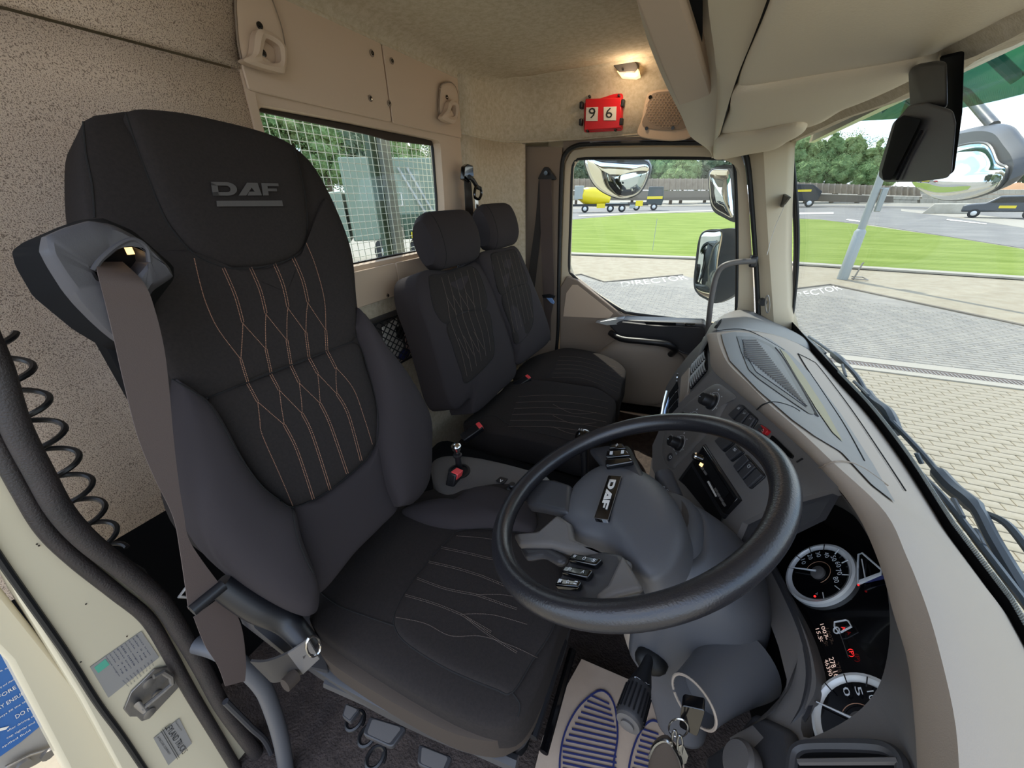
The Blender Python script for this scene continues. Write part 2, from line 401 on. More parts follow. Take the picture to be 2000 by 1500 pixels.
wr = struct('trim_2', MB().tube([i+V((-.04, 0, 0)) for i in cr_(win_in, 90, True)], .007, 6, True), 'rubber_black')
wg = struct('window_1', MB().prism([i+V((-.045, 0, 0)) for i in cr_(win_in, 60, True)], (-.004, 0, 0)), 'glass')
# upper panels, screws
def plate(name, y0, y1, z0, z1, x, m, th=.008, kind='structure'):
    P = rrect(V((x, y0, z0)), V((x, y1, z0)), V((x, y1, z1)), V((x, y0, z1)), .03)
    return obj(name, MB().prism(P, (-th, 0, 0)), m, bev=.003, kind=kind)
pl = plate('rear_panel', .697, 1.170, .228, .428, -.984, 'trim'); pr = plate('rear_panel', 1.176, 1.602, .226, .430, -.984, 'trim')
ql = plate('rear_panel', .70, 1.073, -.318, -.205, -.975, 'trim'); qr = plate('rear_panel', 1.079, 1.60, -.318, -.205, -.975, 'trim')
def screw(u, v, x, par, r=.0085):
    c = PX(u, v, x); s = obj('screw', MB().lathe(c, (1, 0, 0), [(r, 0), (r*1.05, .0015), (r*.8, .003)], 16), 'trim_dark', par)
    obj('screw_head', MB().lathe(c+V((.002, 0, 0)), (1, 0, 0), [(r*.6, 0), (r*.6, .002), (r*.25, .0022), (r*.2, .0005)], 12), 'gloss', s)
for u, v in [(726, 104), (723, 192)]: screw(u, v, -.983, pl)
for u, v in [(765, 119), (760, 202)]: screw(u, v, -.983, pr)
screw(757, 577, -.974, ql, .007); screw(793, 566, -.974, qr, .007)
# --- mesh guard outside the rear window
g = thing('window_guard', 'white wire mesh guard outside the rear cab window', 'guard', (-1.16, 1.0, -.25))
rnd = 0
for i in range(47):
    y = .55+i*.030; obj('upright_wire', MB().tube([(-1.16, y, -.30), (-1.16, y, .31)], .0015, 5), 'mesh', g)
for i in range(26):
    z = -.29+i*.024; obj('cross_wire', MB().tube([(-1.1635, .54, z), (-1.1635, 1.95, z)], .0013, 5), 'mesh', g)
p1 = PX(757, 255, -1.2); p2 = PX(769, 500, -1.2)
obj('post', MB().box((p1+p2)/2, (.03, .05, .66)), 'galv', g, bev=.003)
obj('post', MB().box((p1+p2)/2+V((-.01, -.055, 0)), (.03, .035, .66)), 'olive_dark', g, bev=.003)
# --- headlining: cove over the rear wall, ceiling, header over the far door
mb = MB(); rows = []
prof = [(-.985, .425), (-.99, .437), (-.975, .455), (-.93, .470), (-.86, .478), (-.6, .482), (-.05, .485), (.15, .48)]
ys = [-.06, .3, .7, 1.1, 1.5, 1.8, 2.04]
for x, z in prof: rows.append([V((x, y, z)) for y in ys])
mb.grid(rows); struct('ceiling', mb, 'felt', solid=.01, off=0)
mb = MB(); rows = []
path = [(-.995, 1.60), (-.995, 1.75), (-.985, 1.87), (-.955, 1.97), (-.90, 2.035), (-.80, 2.065), (-.6, 2.08), (-.3, 2.09), (.15, 2.10)]
for k, (x, y) in enumerate(path):
    nx, ny = [(1, 0), (1, 0), (.93, -.3), (.75, -.66), (.4, -.9), (.15, -1), (0, -1), (0, -1), (0, -1)][k]
    row = []
    g_ = [.15, .25, .45, .8, 1, 1, 1, 1, 1][k]
    for d, z in [(.006, .244), (0, .25), (.012*g_, .262), (.04*g_, .35), (.055*g_, .42), (.085*g_, .452), (.03+.11*g_, .474), (.08+.11*g_, .487)]:
        row.append(V((x+nx*d, y+ny*d, z)))
    rows.append(row)
mb.grid(rows); hd = MB(); hd.grid(rows); register(hd); HEADER = len(HITS)-1
struct('wall_left', mb, 'felt', solid=.01, off=0)
# lower corner lining
mb = MB(); rows = []
for k, (x, y) in enumerate(path[:5]+[(-.885, 2.05)]):
    rows.append([V((x, y, z)) for z in (.243, .1, -.2, -.6, -1.0)])
mb.grid(rows); struct('wall_left', mb, 'felt', solid=.01, off=0)
# far side pillar trim
mb = MB(); Q = [PY(1012, 284, 2.07), PY(1100, 288, 2.1), PY(1098, 340, 2.12), PY(1093, 640, 2.12), PY(1090, 720, 2.12), PY(1000, 720, 2.06), PY(1003, 400, 2.06)]
struct('wall_left', MB().prism([V((p.x, 2.085, p.z)) for p in Q], (0, .03, 0)), 'trim_dark', bev=.004)
struct('wall_left', MB().prism([PY(1100, 270, 2.10), PY(1480, 262, 2.10), PY(1480, 290, 2.10), PY(1440, 281, 2.10), PY(1150, 284, 2.10), PY(1112, 293, 2.10), PY(1100, 320, 2.10)], (0, .02, 0)), 'trim_dark')
struct('wall_left', MB().box((-.25, 2.19, .27), (1.1, .05, .2)), 'paint')  # unseen blocker added behind the header, stops light leaking in above the door
# --- far door
gl = [(1143, 309), (1125, 313), (1117, 328), (1114, 420), (1111, 520), (1118, 538), (1160, 572), (1212, 606), (1235, 613), (1330, 625), (1425, 637), (1437, 625), (1440, 520), (1439, 400), (1435, 325), (1425, 311), (1400, 309), (1280, 308)]
fr = [(1150, 289), (1118, 294), (1104, 318), (1100, 420), (1096, 560), (1096, 640), (1130, 650), (1215, 655), (1260, 655), (1330, 658), (1440, 662), (1475, 655), (1470, 520), (1463, 400), (1456, 330), (1446, 300), (1420, 288), (1280, 287)]
GL = px(PY, gl, 2.13); FR = px(PY, fr, 2.12)
def lpoly(P, n): return lerp_list(list(P)+[P[0]], n+1)[:-1]
I = lpoly(GL, 140); O = lpoly(FR, 140)
mb = MB(); mb.grid([[o+V((0, .03, 0)) for o in O], O, [a.lerp(b, .5)+V((0, -.004, 0)) for a, b in zip(O, I)], [i for i in I], [i+V((0, .04, 0)) for i in I]], True)
d1 = struct('door_1', mb, 'trim_pale')
obj('window_seal', MB().tube(cr_([p+V((0, .004, 0)) for p in GL], 140, True), .0085, 8, True), 'rubber_black', d1)
struct('window_2', MB().prism([p+V((0, .022, 0)) for p in lpoly(GL, 60)], (0, .004, 0)), 'glass')
seal = [(1086, 690), (1090, 640), (1091, 560), (1094, 420), (1097, 330), (1104, 300), (1125, 285), (1160, 281), (1300, 279), (1430, 281), (1452, 294), (1462, 330), (1470, 420), (1478, 540), (1482, 640)]
struct('trim_3', MB().tube(cr_(px(PY, seal, 2.09), 120), .0105, 10), 'rubber_black')
# door card
def yprism(name, uvs, y, th, m, par=None, bev=.006, **k): return obj(name, MB().prism(px(PY, uvs, y), (0, th, 0)), m, par, bev=bev, **k)
dc = yprism('door_card', [(1094, 560), (1106, 540), (1128, 548), (1212, 614), (1240, 622), (1490, 650), (1490, 900), (1090, 960)], 2.10, .05, 'trim_dark', d1)
yprism('recess', [(1100, 618), (1106, 572), (1118, 556), (1128, 556), (1198, 612), (1190, 622)], 2.0995, -.003, 'trim', dc, .002)
obj('door_pocket', blob(px(PY, [(1166, 692), (1205, 662), (1225, 660), (1290, 668), (1312, 680), (1340, 706), (1330, 760), (1280, 790), (1205, 782), (1150, 772), (1150, 730)], 2.095), (0, -1, 0), .05, .01, 12, 6, 100), 'dash', dc)
yprism('lower_bin', [(1150, 786), (1210, 790), (1290, 800), (1320, 780), (1310, 900), (1150, 880)], 2.07, .04, 'matt', dc)
yprism('lower_bin', [(1150, 800), (1200, 802), (1290, 815), (1290, 905), (1150, 880)], 2.05, .02, 'trim', dc)
ar = MB().prism([PY(1188, 636, 2.02), PY(1218, 625, 2.02), PY(1375, 632, 2.0), PY(1395, 660, 2.0), PY(1372, 705, 2.0), PY(1330, 690, 2.0), PY(1300, 672, 2.02), PY(1210, 658, 2.02)], (0, .1, 0))
obj('armrest', ar, 'charcoal', dc, bev=.012, seg=3)
obj('armrest_tip', MB().prism([PY(1162, 630, 2.02), PY(1190, 625, 2.03), PY(1219, 622, 2.04), PY(1210, 634, 2.02), PY(1185, 636, 2.01)], (0, .05, 0)), 'mirror_grey', dc, bev=.003)
obj('switch_plate', MB().prism([PY(1215, 630, 2.01), PY(1222, 624, 2.04), PY(1372, 632, 2.04), PY(1370, 641, 2.0), PY(1280, 637, 2.0)], (0, .006, .004)), 'grey', dc, bev=.002)
obj('tray', MB().prism([PY(1258, 629, 2.0), PY(1320, 631, 2.0), PY(1320, 636, 1.995), PY(1262, 634, 1.995)], (0, -.002, .002)), 'matt', dc)
obj('window_switch', MB().prism([PY(1337, 632, 1.998), PY(1358, 633, 1.998), PY(1358, 638, 1.99), PY(1338, 637, 1.99)], (0, -.006, .006)), 'gloss', dc, bev=.002)
obj('pull_handle', MB().tube(cr_([PY(1192, 650, 2.03), PY(1215, 662, 1.98), PY(1260, 667, 1.955), PY(1300, 672, 1.955), PY(1318, 682, 1.99), PY(1310, 692, 2.04)], 30), .017, 10), 'black', dc)
# --- A pillar and windscreen
mb = MB(); rows = []
for v, l, m_, r in [(255, 1455, 1490, 1537), (300, 1462, 1492, 1535), (400, 1469, 1497, 1532), (500, 1476, 1503, 1531), (600, 1482, 1510, 1535), (660, 1486, 1514, 1550)]:
    rows.append([PY(l, v, 2.11)+V((0, .03, 0)), PY(l, v, 2.10), PY(m_, v, 2.05), PY(r, v, 2.06), PY(r, v, 2.06)+V((.03, .03, 0))])
mb.grid(rows); struct('wall_left', mb, 'trim_pale', solid=.01, off=0)
mb = MB(); base_ = [V((.475, 2.13, -.585)), V((.477, 2.09, -.58)), PZ(1586, 688, -.58), PZ(1640, 749, -.58), PZ(1700, 815, -.58), PZ(1766, 905, -.58), PZ(1827, 1003, -.58), PZ(1855, 1050, -.58), PZ(1943, 1172, -.58), PZ(2000, 1262, -.58), V((.47, .3, -.58)), V((.42, .02, -.58))]
top_ = [V((.262, 2.15, .19)), V((.275, 2.09, .19)), V((.325, 1.7, .20)), V((.345, 1.33, .20)), V((.35, .878, .20)), V((.335, .604, .20)), V((.30, .3, .20)), V((.24, .02, .20))]
B_ = cr_(base_, 40); T_ = cr_(top_, 40)
def ws(i, t, off=0): return B_[i].lerp(T_[i], t)+V((.028*math.sin(math.pi*t)+off, 0, 0))
mb.grid([[ws(i, t/12) for i in range(40)] for t in range(13)])
struct('window_3', mb, 'wsglass', solid=.005, off=0)
mb = MB(); mb.grid([[ws(i, t, -.006) for i in range(40)] for t in (-.03, .0, .045)]); struct('trim_4', mb, 'matt', solid=.002)
mb = MB(); mb.grid([[ws(i, t, -.006) for t in [q/14*1.0 for q in range(15)]] for i in (0, 1)]); struct('trim_5', mb, 'matt', solid=.002)
struct('trim_5', MB().tube([ws(1, q/14, -.004) for q in range(15)], .007, 8), 'rubber_black')
# windscreen lower seal: ribbed bright edge
mb = MB()
for i in range(12, 39):
    for q in range(14):
        a = ws(i, .05, -.008).lerp(ws(i+1 if i < 39 else 39, .05, -.008), q/14); mb.box(a, (.0014, .0018, .009))
struct('trim_6', mb, 'galv')
# header rail above the screen
mb = MB(); rows = []
hr = [(1500, 292), (1545, 275), (1600, 250), (1650, 226), (1750, 190), (1830, 150), (1880, 112), (1940, 88), (2000, 58), (2100, 5), (2300, -120)]
tops = [PX(u, v, .30-.02*(i < 3)) for i, (u, v) in enumerate(hr)]
mb = MB(); mb.grid([[p+V((.03, 0, .05)) for p in tops], [p+V((.015, 0, 0)) for p in tops], [p+V((-.01, 0, -.004)) for p in tops], [p+V((-.04, 0, .025)) for p in tops], [p+V((-.09, 0, .05)) for p in tops], [p+V((-.1, 0, .2)) for p in tops]])
struct('wall_front', mb, 'felt', solid=.01, off=0)
struct('ceiling', MB().box((.22, 1.05, .40), (.3, 2.3, .03)), 'paint')
struct('wall_front', MB().box((.36, 1.05, .33), (.02, 2.3, .3)), 'paint')
# floor, engine tunnel, front bulkhead
struct('floor', MB().box((-.28, 1.1, -1.22), (1.5, 2.15, .04)), 'carpet')
struct('wall_front', MB().box((.44, 1.1, -1.04), (.03, 2.1, .76)), 'grey_mid')
struct('wall_left', MB().box((-.05, 2.2, -.96), (1.0, .03, .6)), 'paint')
# ================================================================= DRIVER SEAT
SP = V((-.52, .47, -.72)); SN = V((.942, 0, .336)); SU = V((-.336, 0, .942))
def S(u, v, off=0): return PP(u, v, SP+SN*off, SN)
ds = thing('driver_seat', 'large charcoal driver seat with raised logo on its tall backrest', 'seat', (-.45, .47, -1.2))
back = [(163, 237), (200, 225), (260, 217), (330, 219), (430, 237), (520, 262), (570, 285), (610, 322), (650, 395), (685, 490), (697, 600), (712, 660), (750, 720), (790, 780), (800, 900), (770, 990), (680, 1080), (610, 1170), (540, 1150), (430, 1080), (370, 1000), (345, 850), (325, 760), (280, 690), (235, 620), (195, 520), (168, 420), (158, 330)]
mb = blob([S(u, v, -.012) for u, v in back], SN, .014, .105, 12, 8, 120); register(mb); BACK = [len(HITS)-1]
br = obj('backrest', mb, 'seat', ds)
def edge(pts, off0, off1=None):
    return [S(u, v, off0 if off1 is None else off0+(off1-off0)*i/(len(pts)-1)) for i, (u, v) in enumerate(pts)]
# raised head panel
hp = [(246, 221), (330, 219), (430, 238), (520, 262), (571, 287), (581, 315), (595, 385), (599, 440), (592, 478), (574, 500), (540, 514), (500, 521), (450, 523), (418, 517), (385, 500), (355, 470), (322, 424), (292, 352), (266, 280)]
mb = blob([S(u, v, 0) for u, v in hp], SN, .016, .01, 14, 10, 120); register(mb); BACK.append(len(HITS)-1)
obj('head_panel', mb, 'seat', ds)
# upper back (between head panel and cross seam), lower back
ub = [(372, 492), (400, 512), (450, 525), (520, 524), (575, 503), (597, 482), (603, 455), (625, 400), (645, 395), (682, 490), (694, 600), (690, 664), (600, 699), (500, 737), (402, 777), (335, 738), (290, 600), (300, 500)]
mb = blob([S(u, v, 0) for u, v in ub], SN, .010, .012, 12, 12, 130); register(mb); BACK.append(len(HITS)-1); obj('upper_back_panel', mb, 'seat', ds)
lb = [(404, 780), (500, 741), (600, 703), (690, 669), (712, 715), (733, 790), (736, 850), (715, 893), (670, 935), (620, 970), (572, 990), (545, 977), (510, 947), (470, 892), (430, 825)]
mb = blob([S(u, v, 0) for u, v in lb], SN, .014, .012, 12, 12, 120); register(mb); BACK.append(len(HITS)-1); obj('lower_back_panel', mb, 'seat', ds)
lu = [(572, 993), (620, 973), (670, 938), (717, 896), (738, 862), (748, 900), (757, 950), (775, 990), (740, 1030), (690, 1080), (620, 1160), (600, 1110), (583, 1050)]
mb = blob([S(u, v, .0) for u, v in lu], SN, .016, .04, 12, 9, 110); register(mb); BACK.append(len(HITS)-1); obj('lumbar_panel', mb, 'seat_side', ds)
# bolsters
ib = [(337, 741), (400, 784), (430, 825), (468, 894), (508, 949), (545, 979), (569, 995), (578, 1040), (595, 1085), (616, 1135)]
ob_ = [(337, 741), (338, 800), (342, 870), (352, 950), (378, 1020), (420, 1085), (480, 1140), (540, 1180), (590, 1203), (616, 1195)]
mb = strip(edge(ob_, .0, .035), edge(ib, .0, .035), SN, .045, .05, 2.6, 5, 44, 22); register(mb); BACK.append(len(HITS)-1); obj('side_bolster', mb, 'seat_side', ds)
ir = [(690, 640), (712, 700), (735, 780), (738, 850), (748, 905), (760, 950), (778, 990)]
orr = [(697, 600), (740, 672), (790, 735), (832, 808), (836, 870), (830, 940), (800, 985)]
mb = strip(edge(ir, 0, .03), [S(u, v, .0) for u, v in orr], SN, .045, .05, 2.6, 5, 44, 22); register(mb); BACK.append(len(HITS)-1); obj('side_bolster', mb, 'seat_side', ds)
# side return of the backrest, seam tubes
def seamline(uvs, which, r=.0014, m='seam', par=None, name='seam', n=60, lift=.0002):
    P = []
    L = [V((u, v, 0)) for u, v in uvs]
    for q in cr_(L, n):
        h = hit(q.x, q.y, which, lift)
        if h: P.append(h[0])
    if len(P) > 2: return obj(name, MB().tube(P, r, 5), m, par)
seamline([(163, 238), (168, 300), (180, 360), (185, 425)], BACK, par=ds)
seamline([(246, 222), (266, 280), (292, 352), (322, 426), (355, 472), (390, 503), (450, 524), (505, 523), (575, 502), (597, 470), (598, 400), (582, 316), (571, 288)], BACK, par=ds, n=110)
seamline([(402, 779), (500, 740), (600, 701), (690, 667)], BACK, par=ds)
seamline([(337, 741), (400, 782), (430, 824), (468, 892), (508, 947), (545, 977), (571, 991), (620, 972), (670, 937), (717, 895), (738, 855), (736, 790), (712, 700), (691, 650)], BACK, par=ds, n=130)
seamline([(571, 991), (578, 1040), (595, 1088), (612, 1120)], BACK, par=ds)
# logo : block letters D A F and a bar
def letters(polys, O, R, U, m, par, name='logo', th=.0008):
    O, R, U = V(O), V(R), V(U); X = R-O; Y = U-O; n = X.cross(Y).normalized(); mb = MB()
    for P in polys:
        mb.prism([O+X*a+Y*b for a, b in P], n*th)
    return obj(name, mb, m, par, smooth=False)
def arc(cx, cy, rx_, ry_, a0, a1, n=8): return [(cx+rx_*math.cos(math.radians(a0+(a1-a0)*i/n)), cy+ry_*math.sin(math.radians(a0+(a1-a0)*i/n))) for i in range(n+1)]
def band(o_, i_): return [[o_[k], o_[k+1], i_[k+1], i_[k]] for k in range(len(o_)-1)]
DAF = []
DAF += [[(0, 0), (.08, 0), (.08, .7), (.0, 1)][:4]]
DAF += [[(0, .74), (0, 1), (.2, 1), (.2, .74)], [(0.0, 0), (.2, 0), (.2, .26), (0.0, .26)]]
DAF += band([(.2, 1)]+arc(.2, .5, .14, .5, 90, -90, 12)+[(.2, 0)], [(.2, .74)]+arc(.2, .5, .05, .24, 90, -90, 12)+[(.2, .26)])
DAF += [[(.35, 0), (.46, 0), (.56, .62), (.56, 1), (.50, 1)], [(.56, 1), (.56, .62), (.60, .3), (.51, .3), (.48, .0), (.70, 0), (.66, 1)]]
DAF += [[(.72, 0), (.81, 0), (.81, 1), (.72, 1)], [(.81, .76), (1, .76), (1, 1), (.81, 1)], [(.81, .34), (.96, .34), (.96, .56), (.81, .56)]]
def H(u, v, w_, lift=.001): h = hit(u, v, w_, lift); return h[0] if h else S(u, v, .02)
off = SN*.0022
O, R, U = H(414, 384, BACK)+off, H(545, 383, BACK)+off, H(410, 357, BACK)+off
letters(DAF, O, R, U, 'logo', br)
obj('logo_bar', MB().prism([H(421, 394, BACK)+off, H(549, 393, BACK)+off, H(551, 404, BACK)+off, H(422, 405, BACK)+off], SN*.0008), 'logo', br)
# stitching
def stitches(lines, which, m, par, dbl=1.0, name='stitching', step=2.6, r=.0006, ln=.55, kind='stuff'):
    mb = MB()
    for ln_ in lines:
        uv, dd = ln_
        P = [V((u, v, 0)) for u, v in uv]; tot = sum((P[i+1]-P[i]).length for i in range(len(P)-1)); n = max(2, int(tot/step)); Q = cr_(P, n)
        for s_ in ((-dd, dd) if dd else (0,)):
            for i in range(n-1):
                a, b = Q[i], Q[i+1]; t = (b-a); pp = V((-t.y, t.x, 0)).normalized()*s_
                b = a+t*ln
                h1 = hit(a.x+pp.x, a.y+pp.y, which, .0009); h2 = hit(b.x+pp.x, b.y+pp.y, which, .0009)
                if h1 and h2 and (h1[0]-h2[0]).length < .03:
                    d = (h2[0]-h1[0]); sd_ = d.cross(h1[1]).normalized()*r
                    mb.add([h1[0]-sd_, h2[0]-sd_, h2[0]+sd_, h1[0]+sd_, h1[0]+h1[1]*r, h2[0]+h1[1]*r], [(0, 1, 5, 4), (3, 4, 5, 2), (0, 4, 3), (1, 2, 5), (0, 3, 2, 1)])
    return obj(name, mb, m, par, smooth=False, kind=kind)
T = []
# upper half
T += [([(379, 505), (392, 560), (405, 600), (427, 645), (470, 702)], 0), ([(470, 702), (484, 748)], 1.9)]
U4 = [((436, 524), (474, 630), (519, 682), (529, 728)), ((489, 523), (519, 612), (560, 665), (568, 712)), ((535, 514), (562, 600), (597, 650), (603, 697)), ((573, 505), (601, 590), (636, 645), (638, 684))]
for (a, k1, k2, b) in U4: T.append(([a, ((a[0]+k1[0])/2+4, (a[1]+k1[1])/2), k1], 2.3))
jl = [((474, 630), (473, 655), (470, 702)), ((519, 612), (518, 640), (519, 682)), ((562, 600), (560, 625), (560, 665)), ((601, 590), (598, 615), (597, 650)), ((474, 632), (519, 682)), ((519, 614), (560, 665)), ((562, 602), (597, 650)), ((601, 592), (636, 645))]
for l in jl: T.append((list(l), 0))
for k, (a, k1, k2, b) in enumerate(U4): T.append(([k2, b], 1.9))
T.append(([(598, 475), (616, 520), (633, 585), (636, 645)], 0))
# lower half
L4 = [((484, 750), (503, 785), (555, 830), (580, 880), (612, 975)), ((529, 732), (545, 762), (590, 808), (610, 850), (645, 958)), ((568, 714), (584, 748), (625, 788), (645, 830), (678, 925)), ((603, 698), (620, 730), (658, 770), (680, 810), (705, 900))]
for (a, k1, k2, m_, b) in L4: T.append(([a, k1], 2)); T.append(([k1, k2], 0)); T.append(([k2, m_, b], 2.0))
T += [([(503, 785), (507, 820), (512, 850), (545, 925), (572, 988)], 0), ([(545, 762), (550, 800), (555, 830)], 0), ([(584, 748), (588, 780), (590, 808)], 0), ([(620, 730), (623, 760), (625, 788)], 0), ([(638, 685), (656, 720)], 2), ([(656, 718), (656, 745), (658, 770)], 0), ([(656, 718), (690, 760), (712, 820), (727, 868)], 0)]
stitches(T, BACK, 'stitch', ds)
# cushion
CZ = V((0, 0, 1)); CPt = V((-.35, .45, -.725)); CN = V((-.07, 0, .997)).normalized()
def Cu(u, v, o=0): return PP(u, v, CPt+CN*o, CN)
cush = [(612, 1185), (640, 1130), (700, 1065), (760, 1000), (830, 962), (950, 940), (1060, 965), (1130, 1060), (1120, 1160), (1092, 1238), (1060, 1330), (1020, 1405), (975, 1425), (900, 1405), (800, 1352), (700, 1290), (640, 1248), (606, 1215)]
mb = blob([Cu(u, v, -.02) for u, v in cush], CN, .022, .06, 14, 7, 140); register(mb); CUS = [len(HITS)-1]; obj('cushion', mb, 'seat', ds)
low = [Cu(u, v, -.055) for u, v in [(620, 1195), (760, 1000), (950, 950), (1060, 980), (1120, 1060), (1105, 1190), (1075, 1290), (1035, 1400), (990, 1440), (950, 1447), (880, 1430), (790, 1385), (690, 1325), (630, 1280), (608, 1235)]]
mb = blob(low, CN, .01, .055, 8, 8, 120); obj('cushion_skirt', mb, 'seat_brown', ds)
ins = [(891, 1038), (860, 1070), (807, 1133), (774, 1190), (771, 1225), (797, 1259), (877, 1308), (965, 1345), (1000, 1352), (1040, 1290), (1078, 1230), (1100, 1160), (1085, 1085), (1040, 1048), (970, 1035), (920, 1033)]
mb = blob([Cu(u, v, .0) for u, v in ins], CN, .007, .015, 10, 14, 120); register(mb); CUS.append(len(HITS)-1); obj('cushion_insert', mb, 'seat', ds)
seamline(ins+[ins[0]], CUS, par=ds, n=160)
seamline([(618, 1150), (660, 1182), (720, 1205), (770, 1222)], CUS, par=ds)
seamline([(1000, 1352), (1015, 1375), (1012, 1400)], CUS, par=ds)
T = []
for a, b, c, d in [((862, 1070), (910, 1080), (950, 1090), (1010, 1100)), ((838, 1098), (890, 1110), (940, 1125), (1000, 1150)), ((815, 1130), (870, 1150), (930, 1162), (1010, 1190)), ((792, 1163), (850, 1180), (900, 1200), (960, 1235))]: T.append(([a, b, c], 1.6)); T.append(([c, d], 1.6))
T += [([(774, 1206), (830, 1218), (880, 1242), (940, 1243), (1000, 1262), (1050, 1285)], 0), ([(900, 1200), (960, 1201), (1030, 1220)], 0), ([(930, 1162), (990, 1163), (1050, 1180)], 0), ([(910, 1206), (955, 1240), (1010, 1275)], 1.6), ([(892, 1047), (950, 1052), (1000, 1062)], 0)]
stitches(T, CUS, 'stitch_dim', ds)
# seat base: rail tray, side shell, adjusters
tray = [Cu(u, v, -.115) for u, v in [(560, 1215), (760, 1010), (1000, 960), (1130, 1080), (1110, 1230), (1075, 1330), (1030, 1430), (985, 1462), (900, 1452), (760, 1392), (640, 1325), (570, 1270)]]
obj('seat_tray', blob(tray, CN, .012, .03, 6, 9, 90), 'charcoal', ds)
obj('side_shell', MB().tube(cr_([PX(430, 1140, -.60), PX(500, 1185, -.57), PX(560, 1215, -.54), PX(610, 1270, -.48)], 24), [.019+.004*math.sin(i/6) for i in range(24)], 10), 'black', ds)
obj('side_shell', MB().prism([PX(470, 1180, -.58), PX(560, 1165, -.58), PX(625, 1245, -.55), PX(650, 1320, -.50), PX(580, 1300, -.55), PX(490, 1230, -.58)], (-.03, 0, 0)), 'charcoal', ds, bev=.006)
obj('rail', MB().tube([Cu(640, 1330, -.14), Cu(1010, 1492, -.14)], .012, 8), 'charcoal', ds)
obj('rail', MB().tube([Cu(1100, 1250, -.12), Cu(1040, 1440, -.12)], .009, 8), 'black', ds)
obj('rail', MB().tube([Cu(1118, 1270, -.16), Cu(1062, 1470, -.16)], .008, 8), 'gloss', ds)
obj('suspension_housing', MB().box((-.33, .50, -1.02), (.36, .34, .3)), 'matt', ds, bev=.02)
def paddle(a, b, c, d, z, m='charcoal'):
    P = [PZ(*q, z) for q in (a, b, c, d)]
    o = obj('adjuster_paddle', MB().prism(rrect(*P, .15), (0, 0, -.014)), m, ds, bev=.003)
    I_ = rrect(*[p.lerp(sum(P, V((0, 0, 0)))/4, .22)+V((0, 0, .0012)) for p in P], .15)
    obj('paddle_inset', MB().prism(I_, (0, 0, -.002)), 'grey_mid', o, smooth=False)
paddle((668, 1398), (683, 1410), (703, 1385), (675, 1373), -.93)
paddle((708, 1434), (765, 1460), (795, 1420), (722, 1398), -.93)
paddle((815, 1492), (868, 1515), (884, 1478), (818, 1452), -.93)
for u, v in [(695, 1410), (720, 1440), (735, 1482)]:
    c = PZ(u, v, -.98); obj('hose_loop', MB().tube([c+V((.016*math.cos(a/3), .018*math.sin(a/3), .004*a/6)) for a in range(22)], .004, 6), 'cable', ds)
# shoulder belt guide on the seat
gx = -.60
gf = [(90, 462), (128, 445), (178, 432), (230, 445), (290, 480), (330, 525), (338, 540), (295, 560), (270, 600), (250, 650), (232, 665), (205, 640), (160, 590), (120, 530), (95, 490)]
gb = [(18, 490), (40, 475), (110, 445), (150, 430), (200, 425), (260, 450), (340, 520), (340, 545), (300, 600), (245, 690), (200, 680), (140, 645), (60, 580), (25, 520)]
FRN = px(PX, gf, gx); BCK = px(PX, gb, gx-.07)
n_ = 70; Fp = lpoly(FRN, n_); Bp = lpoly(BCK, n_); k = min(range(n_), key=lambda i: (Bp[i]-Fp[0]).length); Bp = Bp[k:]+Bp[:k]
mb = MB(); mb.grid([Bp, [b.lerp(f, .75)+V((.0, 0, 0)) for b, f in zip(Bp, Fp)]], True); mb.f.append(tuple(range(n_)))
gd = obj('belt_guide', mb, 'matt', ds, bev=.004)
hole = [(182, 525), (205, 508), (240, 480), (265, 475), (285, 490), (290, 512), (278, 528), (262, 545), (225, 555), (195, 550)]
HI = lpoly(px(PX, hole, gx), n_); k = min(range(n_), key=lambda i: (HI[i]-Fp[0]).length); HI = HI[k:]+HI[:k]
mb = MB(); mb.grid([[b.lerp(f, .75) for b, f in zip(Bp, Fp)], Fp, [f.lerp(h, .12)+V((.003, 0, 0)) for f, h in zip(Fp, HI)], [f.lerp(h, .85)+V((.003, 0, 0)) for f, h in zip(Fp, HI)], HI, [h+V((-.05, 0, 0)) for h in HI]], True)
obj('guide_face', mb, 'guide', ds)
obj('guide_mouth', MB().prism([h+V((-.03, 0, 0)) for h in HI], (-.004, 0, 0)), 'matt', ds, smooth=False)
obj('guide_lip', MB().tube(cr_(px(PX, [(182, 528), (198, 505), (232, 477), (262, 468), (286, 484), (292, 512)], gx+.002), 30), .003, 8), 'guide', ds)
c = PX(253, 490, gx-.02); obj('red_tab', MB().box(c, (.004, .006, .008)), 'lamp', ds)
obj('guide_stem', MB().box((-.74, .23, -.2), (.05, .07, .3)), 'matt', ds, bev=.01)
# ================================================================= DRIVER BELT
db = thing('seat_belt', 'wide grey-brown belt hanging from the shoulder guide of the driver seat', 'seat belt', (-.62, .15, -.60), 'seat belts')
A = px(PX, [(215, 515), (190, 530), (205, 590), (222, 660), (240, 740), (268, 850), (300, 930), (338, 1010), (352, 1080), (368, 1190)], gx+.012)
B = px(PX, [(265, 515), (282, 555), (302, 605), (320, 680), (330, 760), (338, 850), (347, 930), (358, 1000), (372, 1060), (428, 1140)], gx+.012)
A = [a+V((-.0, 0, 0))+V((-.03 if i == 0 else 0, 0, 0)) for i, a in enumerate(A)]; B = [b+V((-.03 if i == 0 else 0, 0, 0)) for i, b in enumerate(B)]
obj('webbing', ribbon(A, B, .0016, 80), 'webbing', db)
c1, c2 = PX(374, 1193, -.585), PX(436, 1142, -.585)
obj('stop_bar', MB().tube([c1, c2], .010, 10), 'black', db)
A2 = px(PX, [(378, 1205), (400, 1260), (425, 1300), (440, 1340)], -.60); B2 = px(PX, [(440, 1160), (470, 1220), (480, 1290), (478, 1330)], -.60)
